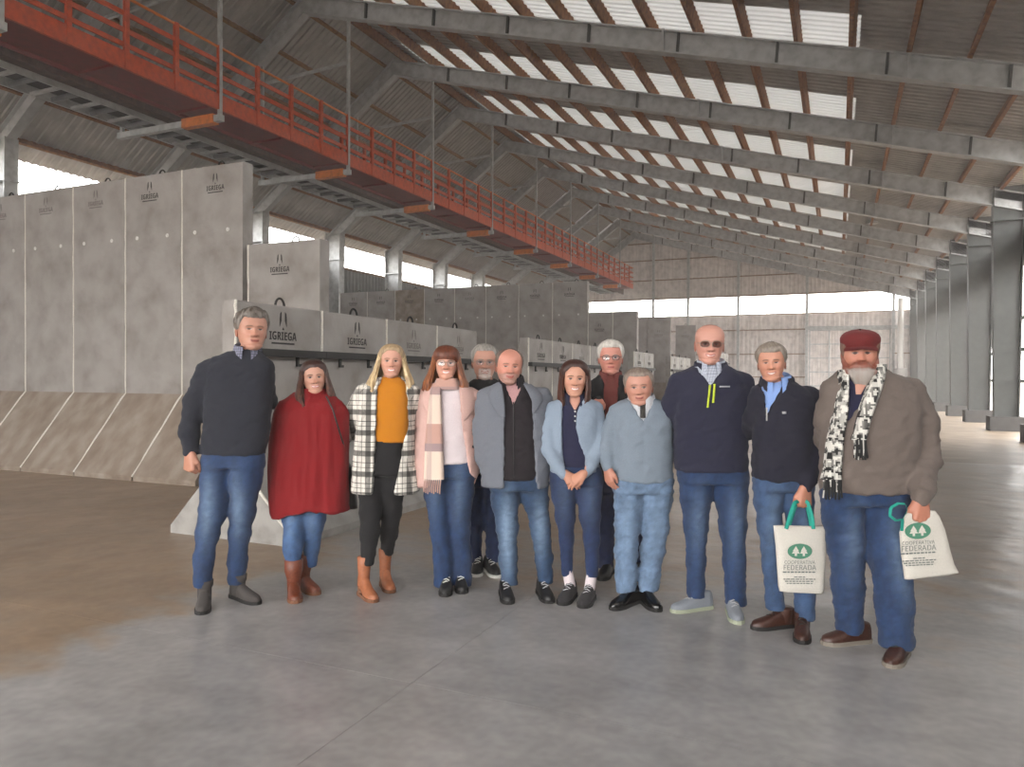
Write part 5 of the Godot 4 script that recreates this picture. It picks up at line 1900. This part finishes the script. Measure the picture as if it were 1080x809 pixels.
	collar("shirt_collar", Vector3(top[6][1] + 0.005, top[6][0] + 0.0, 0.005), 0.072, M.white_shirt, {"gap": 0.28, "drop": 0.05})

	# 10 tall man in a navy fleece
	feet = [[708, 646, -58], [779, 659, 10]]
	begin_person("person", "tall bald man with tinted glasses in a navy fleece with a lime chest zip", feet)
	sh = {"mat": M.runner_grey, "sole_mat": M.sole_lime, "laces": M.grey_light, "len": 0.295}
	s1 = shoe(sh, feet[0])
	s2 = shoe(sh, feet[1])
	top = rings_of([[385, 733, 765, 0.085], [392, 720, 777, 0.11], [402, 713, 787, 0.135], [420, 711, 790, 0.15], [450, 711, 788, 0.155], [480, 711, 788, 0.155], [496, 712, 788, 0.152]])
	arms = [arm_chain([[717, 404, 0, 0.072], [708, 430, -0.06, 0.066], [707, 456, -0.2, 0.056]]), arm_chain([[783, 404, 0, 0.072], [791, 430, -0.02, 0.066], [796, 452, -0.08, 0.058], [806, 464, -0.2, 0.05]])]
	legs = [leg_chain([[735, 500, 17.5], [734, 522, 16.2], [734, 555, 12], [734, 592, 9.6], [734, 628, 9.6]], s1.z), leg_chain([[770, 500, 18], [771, 522, 17], [773, 555, 13.5], [774.5, 592, 11], [776, 636, 10.8]], s2.z)]
	hips = rings_of([[488, 714, 787, 0.14], [508, 716, 788, 0.14]])
	garment("fleece", M.navy_fleece, top, arms, {"seed": 101, "crease": 0.010, "open": open_rows([[409, 749, 748.8], [402, 745, 752.5], [392, 738.5, 760], [380, 734, 766]]), "open_z": 0.0})
	garment("shirt", M.check_pale, shrink(top, 1.0, 0.014), [], {"seed": 103, "crease": 0.003})
	garment("jeans", M.jeans_a, hips, legs, {"cuffs": [legs[0][legs[0].size() - 1], legs[1][legs[1].size() - 1]], "seed": 102, "crease": 0.008, "fade": [[legs[0][2][0].x, legs[0][2][0].y + 0.04, 0.3], [legs[1][2][0].x, legs[1][2][0].y + 0.04, 0.3]]})
	X = head_frame([749.5, 342, 385, 0.03, -0.02, 0.02, 0.04])
	body(Color(0.736, 0.536, 0.473), top, arms, legs, X, {"smile": 0.8, "teeth": 0.4, "brow": Color(0.5, 0.4, 0.36), "wide": 1.0}, 0.066, [])
	glasses(X, M.frame_metal, M.lens_dark, {"w": 0.026, "h": 0.017})
	collar("shirt_collar", Vector3(top[6][1] + 0.003, top[6][0] + 0.004, 0.005), 0.074, M.check_pale, {"gap": 0.32, "drop": 0.05})
	collar("fleece_collar", Vector3(top[6][1] + 0.003, top[6][0] - 0.012, 0.0), 0.090, M.navy_fleece, {"gap": 0.62, "drop": 0.03, "tall": 0.035})
	front_patch("zip", top, [[406, 748.2, 750.2], [430, 745.5, 747.5]], 0.008, M.lime, 3)
	front_patch("pocket_zip", top, [[405, 752.8, 755], [425, 751.3, 753.5]], 0.008, M.lime, 3)
	front_patch("chest_print", top, [[407, 759, 770], [408.5, 759, 770]], 0.006, M.grey_light, 3)

	# 11 man in a navy zip sweater with a bag
	feet = [[793, 664, -58], [846, 680, 0]]
	begin_person("person", "smiling man in a navy half-zip sweater and pale blue shirt holding a bag", feet)
	sh = {"mat": M.leather_brown, "sole_mat": M.sole_dark, "laces": M.sole_dark, "shaft": 0.03, "shaft_r": 0.046}
	s1 = shoe(sh, feet[0])
	s2 = shoe(sh, feet[1])
	top = rings_of([[401, 805, 834, 0.08], [407, 799, 845, 0.105], [417, 796, 857, 0.13], [435, 796, 858, 0.142], [465, 795, 855, 0.145], [495, 794, 853, 0.14], [506, 795, 850, 0.138]])
	arms = [arm_chain([[801, 418, 0, 0.062], [795, 440, -0.10, 0.056], [788, 457, -0.25, 0.048]]), arm_chain([[854, 419, 0, 0.068], [861, 445, 0.0, 0.062], [862, 475, 0.03, 0.054], [853, 505, 0.10, 0.042], [850, 514, 0.115, 0.036]])]
	legs = [leg_chain([[812, 508, 15.5], [810.5, 528, 14.2], [811.5, 555, 11.6], [814.5, 594, 9.8], [817.5, 641, 9.6]], s1.z), leg_chain([[841, 508, 16], [842, 528, 15], [845, 565, 12.5], [849, 610, 10.8], [848.5, 651, 10.2]], s2.z)]
	hips = rings_of([[498, 796, 853, 0.125], [516, 796, 856, 0.125]])
	garment("sweater", M.navy_dark, top, arms, {"seed": 111, "crease": 0.009, "open": open_rows([[440, 809, 808.8], [428, 808, 814], [412, 808, 823], [396, 806, 833]]), "open_z": 0.0})
	garment("shirt", M.blue_shirt, shrink(top, 1.0, 0.014), [], {"seed": 113, "crease": 0.003})
	garment("jeans", M.jeans_f, hips, legs, {"cuffs": [legs[0][legs[0].size() - 1], legs[1][legs[1].size() - 1]], "seed": 112, "crease": 0.008, "fade": [[legs[0][2][0].x, legs[0][2][0].y + 0.04, 0.3], [legs[1][2][0].x, legs[1][2][0].y + 0.04, 0.3]]})
	X = head_frame([815, 363, 403, -0.10, 0.05, 0.02, 0.05])
	body(Color(0.719, 0.513, 0.426), top, arms, legs, X, {"smile": 0.9, "teeth": 0.7, "brow": Color(0.36, 0.30, 0.26), "squint": true, "wide": 1.0}, 0.06, [[loc(849, 515, 0.12), Vector3(-0.05, -1, 0.1), Vector3(-0.3, 0, -0.9), -1.0, 1.2, 1.15]])
	hair_cap(X, {"quiff": 1.3}, [0.55, 0.58, 0.0, -0.4], 0.014, Color(0.42, 0.38, 0.34), Color(0.56, 0.52, 0.48), 18, 0.005)
	collar("shirt_collar", Vector3(top[6][1] - 0.006, top[6][0] + 0.004, 0.005), 0.070, M.blue_shirt, {"gap": 0.30, "drop": 0.05})
	collar("sweater_collar", Vector3(top[6][1], top[6][0] - 0.012, 0.0), 0.084, M.navy_dark, {"gap": 0.62, "drop": 0.03, "tall": 0.035})
	front_patch("zip", top, [[430, 808.3, 809.4], [444, 808.3, 809.4]], 0.008, M.metal, 3)
	front_patch("crest", top, [[434, 825.5, 829.5], [436.5, 825.5, 829.5]], 0.007, M.grey_light, 4)

	# 12 bearded man with a flat cap
	feet = [[867, 680, -56], [938, 705, -14]]
	begin_person("person", "big bearded man with a maroon flat cap and black-and-white scarf holding a bag", feet)
	sh = {"mat": M.leather_brown, "sole_mat": M.sole_grey, "laces": M.sole_dark, "len": 0.295, "width": 1.06}
	s1 = shoe(sh, feet[0])
	s2 = shoe(sh, feet[1])
	top = rings_of([[390, 886, 935, 0.10], [398, 879, 950, 0.125], [410, 876, 963, 0.145], [430, 872, 968, 0.165], [460, 868, 966, 0.178], [490, 867, 963, 0.18], [515, 867, 960, 0.17], [518, 868, 959, 0.168]])
	arms = [arm_chain([[880, 412, 0, 0.074], [873, 440, -0.06, 0.068], [868, 468, -0.22, 0.058]]), arm_chain([[960, 413, 0, 0.080], [974, 445, 0, 0.075], [978, 485, 0.03, 0.066], [973, 515, 0.19, 0.056], [971.5, 524, 0.26, 0.049]])]
	legs = [leg_chain([[887, 516, 20], [889, 545, 19.5], [892, 575, 18], [894.5, 620, 15.5], [896, 664, 13.4]], s1.z), leg_chain([[931, 516, 24], [936, 545, 23], [939.5, 587, 20.5], [943.5, 636, 17.4], [945.5, 680, 17]], s2.z)]
	hips = rings_of([[508, 870, 958, 0.155], [530, 869, 957, 0.155]])
	garment("sweater", M.taupe, top, arms, {"seed": 121, "crease": 0.011, "open": open_rows([[446, 893, 892.8], [436, 893, 899], [420, 894, 910], [404, 894, 922], [386, 890, 930]]), "open_z": 0.0})
	garment("polo_shirt", M.navy_cloth, shrink(top, 1.0, 0.016), [], {"seed": 123, "crease": 0.003})
	garment("jeans", M.jeans_a, hips, legs, {"cuffs": [legs[0][legs[0].size() - 1], legs[1][legs[1].size() - 1]], "seed": 122, "crease": 0.012, "fade": [[legs[0][2][0].x, legs[0][2][0].y + 0.04, 0.3], [legs[1][2][0].x, legs[1][2][0].y + 0.04, 0.45]]})
	X = head_frame([909, 350, 396, 0.0, 0.0, 0.02, 0.05])
	body(Color(0.719, 0.497, 0.418), top, arms, legs, X, {"smile": 0.2, "brow": Color(0.42, 0.26, 0.20), "wide": 1.10, "stubble": 0.9, "stubble_c": Color(0.50, 0.30, 0.24)}, 0.075, [[loc(971.5, 526, 0.262), Vector3(-0.02, -1, 0.1), Vector3(-0.2, 0, -0.95), -1.0, 1.25, 1.25]])
	hair_cap(X, {}, [0.62, 0.50, -0.15, -0.4], 0.009, Color(0.40, 0.28, 0.23), Color(0.50, 0.40, 0.35), 19, 0.003, "hair", 1.10)
	beard(X, 1.10)
	flat_cap(X, 1.10)
	front_patch("neck_opening", top, [[388, 899, 921], [405, 902, 914], [416, 903, 908]], -0.008, M.skin_plain)
	front_patch("scarf", top, [[390, 887, 896], [410, 884, 896], [435, 881, 895], [468, 874, 890], [496, 871, 888], [506, 868, 888]], 0.030, M.knit_bw)
	front_patch("scarf", top, [[384, 927, 936], [398, 921, 934], [412, 916, 930], [440, 906, 920], [464, 900, 914]], 0.030, M.knit_bw)
	for q in [[868, 888, 506, 0.205, 0.0], [900, 914, 464, 0.21, 1.0]]:
		for k in 9:
			var u: float = lerpf(q[0] + 1.0, q[1] - 1.0, k / 8.0)
			var y: float = q[2]
			part("fringe", tube_mesh([loc(u, y, q[3]), loc(u + q[4] * 0.5, y + 10, q[3] + 0.004), loc(u + (k % 3) - 1.0 + q[4], y + 19 + (k % 2) * 2, q[3])], 0.0055, 5), M.knit_dark if k % 3 != 0 else M.knit_bw, P)

	make_bags()

func beard(X: Transform3D, wide: float):
	var mb := MB.new()
	var n := FastNoiseLite.new()
	n.seed = 33
	n.frequency = 1.0
	var rows := 16
	var cols := 40
	var red := lin(Color(0.50, 0.29, 0.23))
	var grey := lin(Color(0.60, 0.57, 0.545))
	for r in rows + 1:
		var k := float(r) / rows
		for c in cols + 1:
			var th := lerpf(-1.75, 1.75, float(c) / cols)
			var at := absf(th)
			var up := lerpf(-0.36, -0.52, smoothstep(0.35, 0.8, at)) if at < 0.8 else lerpf(-0.52, -0.05, smoothstep(0.8, 1.6, at))
			var t := lerpf(up, -0.80, minf(k * 1.35, 1.0))
			var p := head_point(t, th, wide)
			var down := maxf(0.0, k - 0.74) / 0.26
			var thick := 0.024 * smoothstep(0.0, 0.25, k) * (1.0 - 0.6 * smoothstep(1.1, 1.75, at)) + 0.020 * smoothstep(0.35, 0.8, k)
			var nn := Vector3(p.x, 0.0, p.z + 0.01).normalized()
			var q := p + nn * (thick + 0.005 * n.get_noise_2d(th * 12.0, k * 3.0))
			q.y -= down * 0.080 * (1.0 - 0.5 * smoothstep(0.5, 1.4, at))
			q.x *= 1.0 - 0.45 * down * down
			q.z = lerpf(q.z, 0.055, 0.5 * down * down)
			mb.v.append(X * q)
			var gr := clampf(smoothstep(0.38, 0.62, k) * smoothstep(1.25, 0.7, at) + 0.35 * n.get_noise_2d(th * 20.0, k * 2.0 + 5.0), 0.0, 1.0)
			mb.col.append(red.lerp(grey, gr))
	for r in rows:
		for c in cols:
			var a := r * (cols + 1) + c
			var e := a + cols + 1
			for q in [a, a + 1, e + 1, a, e + 1, e]:
				mb.idx.append(q)
	part("beard", mb.mesh(true), M.hair, P)

func flat_cap(X: Transform3D, wide: float):
	var mb := MB.new()
	var rows := [[0.036, 0.081, 0.092, 0.104], [0.048, 0.086, 0.098, 0.110], [0.066, 0.092, 0.106, 0.114], [0.086, 0.092, 0.108, 0.112], [0.104, 0.083, 0.10, 0.10], [0.118, 0.066, 0.082, 0.082], [0.127, 0.042, 0.05, 0.055], [0.130, 0.004, 0.004, 0.004]]
	var cols := 40
	var pts := []
	for r in rows:
		for c in cols:
			var th := TAU * c / cols
			var co := cos(th)
			pts.append(X * Vector3(sin(th) * r[1] * wide, r[0] - 0.006 * co, (r[2] if co > 0 else r[3]) * co))
	mb.grid(pts, rows.size(), cols, true)
	var cap := part("flat_cap", mb.mesh(true), M.cap, P)
	var bb := MB.new()
	pts = []
	for layer in 2:
		for k in 3:
			for c in 17:
				var th := lerpf(-1.15, 1.15, c / 16.0)
				var f := k / 2.0
				pts.append(X * Vector3(sin(th) * (0.080 + 0.004 * f) * wide, 0.040 - 0.012 * f - 0.006 * layer - 0.010 * absf(sin(th)) * f, cos(th) * (0.088 + 0.040 * f)))
	bb.grid(pts.slice(0, 51), 3, 17)
	bb.grid(pts.slice(51), 3, 17)
	part("brim", bb.mesh(true), M.cap, cap)

# ---------------------------------------------------------------- cloth bags with a printed emblem
func flat_text(s: String, width: float, weight := 400, font_name := "Droid Sans") -> ArrayMesh:
	var font := SystemFont.new()
	font.font_names = PackedStringArray([font_name])
	font.font_weight = weight
	var tm := TextMesh.new()
	tm.text = s
	tm.font = font
	tm.font_size = 48
	tm.pixel_size = 0.01
	tm.depth = 0.01
	tm.curve_step = 5.0
	var st := SurfaceTool.new()
	var k := width / tm.get_aabb().size.x
	st.append_from(tm, 0, Transform3D(Basis.from_scale(Vector3(k, k, 0.05)), Vector3.ZERO))
	return st.commit()

func bag_print(parent: Node3D, at: Vector3, basis: Basis, w: float):
	var o := Node3D.new()
	o.name = "printed_emblem"
	parent.add_child(o, true)
	o.transform = Transform3D(basis, at)
	var poly := PackedVector2Array()
	for k in 28:
		var a := TAU * k / 28
		poly.append(Vector2(cos(a) * 0.40 * w, sin(a) * 0.25 * w))
	var b := MB.new()
	b.prism(poly, Vector3.ZERO, Vector3.RIGHT, Vector3.UP, Vector3(0, 0, 0.001))
	part("oval", b.mesh(), M.print_green, o)
	for sg in [-1.0, 1.0]:
		b = MB.new()
		var cx: float = 0.13 * sg * w
		b.prism(PackedVector2Array([Vector2(-0.035 * w, -0.15 * w), Vector2(0.035 * w, -0.15 * w), Vector2(0.035 * w, -0.07 * w), Vector2(0.13 * w, -0.07 * w), Vector2(0.075 * w, 0.01 * w), Vector2(0.10 * w, 0.01 * w), Vector2(0.0, 0.17 * w), Vector2(-0.10 * w, 0.01 * w), Vector2(-0.075 * w, 0.01 * w), Vector2(-0.13 * w, -0.07 * w), Vector2(-0.035 * w, -0.07 * w)]), Vector3(cx, 0, 0.001), Vector3.RIGHT, Vector3.UP, Vector3(0, 0, 0.001))
		part("tree", b.mesh(), M.bag, o)
	part("lettering", flat_text("COOPERATIVA", w * 1.0), M.print_grey, o, Vector3(0, -0.36 * w, 0.0006))
	part("lettering", flat_text("FEDERADA", w * 1.06), M.print_grey, o, Vector3(0, -0.53 * w, 0.0006))
	var rng := RandomNumberGenerator.new()
	rng.seed = 4
	for q in [[-0.68, 0.55, 0.022], [-0.84, 0.18, 0.016], [-0.91, 0.52, 0.016], [-0.98, 0.48, 0.016], [-1.05, 0.42, 0.016]]:
		b = MB.new()
		var x: float = -q[1]
		while x < q[1] - 0.03:
			var l := rng.randf_range(0.05, 0.13)
			b.box(Vector3(x * w, (q[0] - q[2]) * w, 0), Vector3(minf(x + l, q[1]) * w, (q[0] + q[2]) * w, 0.001))
			x += l + 0.03
		part("small_print", b.mesh(), M.print_grey, o)

# a soft bag: outline rows [v, u left, u right, half thickness] at the depth of the last person, dz nearer
func bag_mesh(rows: Array, dz: float, seed_: int) -> MB:
	var mb := MB.new()
	var n := FastNoiseLite.new()
	n.seed = seed_
	n.frequency = 11.0
	var cols := 32
	var cnt := 0
	var pts := []
	for r in rows.size() - 1:
		var steps := 6
		for k in steps + (1 if r == rows.size() - 2 else 0):
			var t := float(k) / steps
			var v := lerpf(rows[r][0], rows[r + 1][0], t)
			var a := loc(lerpf(rows[r][1], rows[r + 1][1], t), v + lerpf(rows[r][4], rows[r + 1][4], t), dz)
			var b := loc(lerpf(rows[r][2], rows[r + 1][2], t), v - lerpf(rows[r][4], rows[r + 1][4], t), dz)
			var th := lerpf(rows[r][3], rows[r + 1][3], t)
			cnt += 1
			for c in cols:
				var ang := TAU * c / cols
				var x := signf(cos(ang)) * pow(absf(cos(ang)), 0.5)
				var z := signf(sin(ang)) * pow(absf(sin(ang)), 0.8)
				var p := a.lerp(b, x * 0.5 + 0.5)
				p.z += z * th + 0.006 * n.get_noise_3d(p.x, p.y * 0.6, p.z) * z
				pts.append(p)
	mb.grid(pts, cnt, cols, true)
	var m := mb.v.size()
	var c0 := Vector3.ZERO
	for c in cols:
		c0 += pts[(cnt - 1) * cols + c] / cols
	mb.v.append(c0)
	for c in cols:
		for q in [m, (cnt - 1) * cols + c, (cnt - 1) * cols + (c + 1) % cols]:
			mb.idx.append(q)
	return mb

func make_bags():
	# the first bag hangs upright from teal handles
	var keep_o := P_o
	begin_bag([[793, 664], [846, 680]])
	var b: Node3D = tag(bag_node("cloth_bag"), "upright cream cloth bag with teal handles and a green oval emblem", "bag", "cream cloth bags with a green emblem")
	part("pouch", bag_mesh([[555, 815.5, 872, 0.018, -0.8], [575, 818, 871, 0.026, -0.6], [605, 820, 869.5, 0.030, -0.9], [619, 821, 869, 0.030, -1.0], [624.5, 822, 868, 0.022, -1.2]], 0.16, 5).mesh(true), M.bag, b)
	part("handle", ribbon([loc(829, 558, 0.185), loc(833, 545, 0.18), loc(838, 530, 0.165), loc(846.5, 527, 0.12), loc(852, 530, 0.165), loc(856.5, 545, 0.18), loc(858, 558, 0.185)], 0.022), M.teal, b)
	part("handle", ribbon([loc(831, 558, 0.135), loc(835, 545, 0.135), loc(840, 530, 0.13), loc(846.5, 527, 0.10), loc(850, 530, 0.13), loc(854, 545, 0.135), loc(856, 558, 0.135)], 0.022), M.teal, b)
	var at := loc(843.5, 581.5, 0.193)
	bag_print(b, Vector3(at.x, at.y, 0.16 + 0.0335), Basis.IDENTITY, 31.0 * px())
	# the second is held by its gathered top and hangs slanted
	begin_bag([[867, 680], [938, 705]])
	b = tag(bag_node("cloth_bag"), "slanted cream cloth bag with a teal ribbon bow and a green oval emblem", "bag", "cream cloth bags with a green emblem")
	part("pouch", bag_mesh([[539, 958, 986, 0.016, 0.5], [546, 952, 990, 0.024, 2.0], [560, 949, 996, 0.030, 2.0], [580, 950.5, 1001, 0.030, 2.5], [598, 953, 1006, 0.028, 3.0], [607.5, 954, 1011, 0.020, 3.5]], 0.255, 6).mesh(true), M.bag, b)
	part("ribbon", ribbon([loc(951, 560, 0.30), loc(952, 548, 0.31), loc(945, 549, 0.31), loc(938.5, 544, 0.31), loc(939.5, 535.5, 0.31), loc(947, 531, 0.31), loc(955, 531.5, 0.31), loc(957, 538, 0.31), loc(952.5, 547, 0.31), loc(950, 557, 0.31)], 0.016), M.teal, b)
	at = loc(968, 560, 0.29)
	bag_print(b, Vector3(at.x, at.y, 0.255 + 0.035), Basis(Vector3.BACK, 0.055), 32.0 * px())

func begin_bag(feet: Array):
	var a := on_ground(feet[0][0], feet[0][1]) + flat_f * 0.2
	var b := on_ground(feet[1][0], feet[1][1]) + flat_f * 0.2
	P_o = (a + b) * 0.5
	P_o.y = 0.0
	P_d = (P_o - EYE).dot(flat_f)

func bag_node(called: String) -> Node3D:
	var o := Node3D.new()
	o.name = numbered(called)
	add_child(o)
	o.position = P_o
	o.rotation.y = YAW
	return o

func ribbon(pts: Array, w: float) -> ArrayMesh:
	var c := Curve3D.new()
	for k in pts.size():
		var d: Vector3 = (pts[mini(k + 1, pts.size() - 1)] - pts[maxi(k - 1, 0)]) / 6.0
		c.add_point(pts[k], -d, d)
	var line := []
	var l := c.get_baked_length()
	for k in 33:
		line.append(c.sample_baked(l * k / 32.0))
	var mb := MB.new()
	mb.tube(line, w * 0.5, 8, 0.16, Vector3(1, 0, 0.2))
	return mb.mesh(true)

func _ready():
	setup_axes()
	# camera
	var cam := Camera3D.new()
	cam.name = "camera"
	add_child(cam)
	cam.transform = Transform3D(Basis(cam_r, cam_u, -cam_f), EYE)
	cam.fov = rad_to_deg(2.0 * atan(404.5 / FOCAL))
	cam.near = 0.05
	cam.far = 300.0
	cam.current = true
	# overcast sky
	var env := Environment.new()
	var sm := ProceduralSkyMaterial.new()
	sm.sky_top_color = Color(0.97, 0.965, 0.96)
	sm.sky_horizon_color = Color(0.98, 0.97, 0.955)
	sm.ground_bottom_color = Color(0.45, 0.43, 0.40)
	sm.ground_horizon_color = Color(0.60, 0.58, 0.55)
	sm.sky_energy_multiplier = 1.0
	var sky := Sky.new()
	sky.sky_material = sm
	env.background_mode = Environment.BG_SKY
	env.sky = sky
	env.background_energy_multiplier = 7.0
	env.tonemap_mode = Environment.TONE_MAPPER_LINEAR
	env.tonemap_exposure = 2.0
	env.sdfgi_enabled = true
	env.ssao_enabled = true
	env.ssil_enabled = true
	env.volumetric_fog_enabled = true
	# dusty air in the store
	env.volumetric_fog_density = 0.0055
	env.volumetric_fog_albedo = Color(0.97, 0.94, 0.92)
	var we := WorldEnvironment.new()
	we.name = "world_environment"
	we.environment = env
	add_child(we)
	make_materials()
	make_floor()
	make_walls()
	make_roof()
	for k in range(-4, 7):
		make_frame(k)
	make_walkway()
	make_panels()
	make_people()
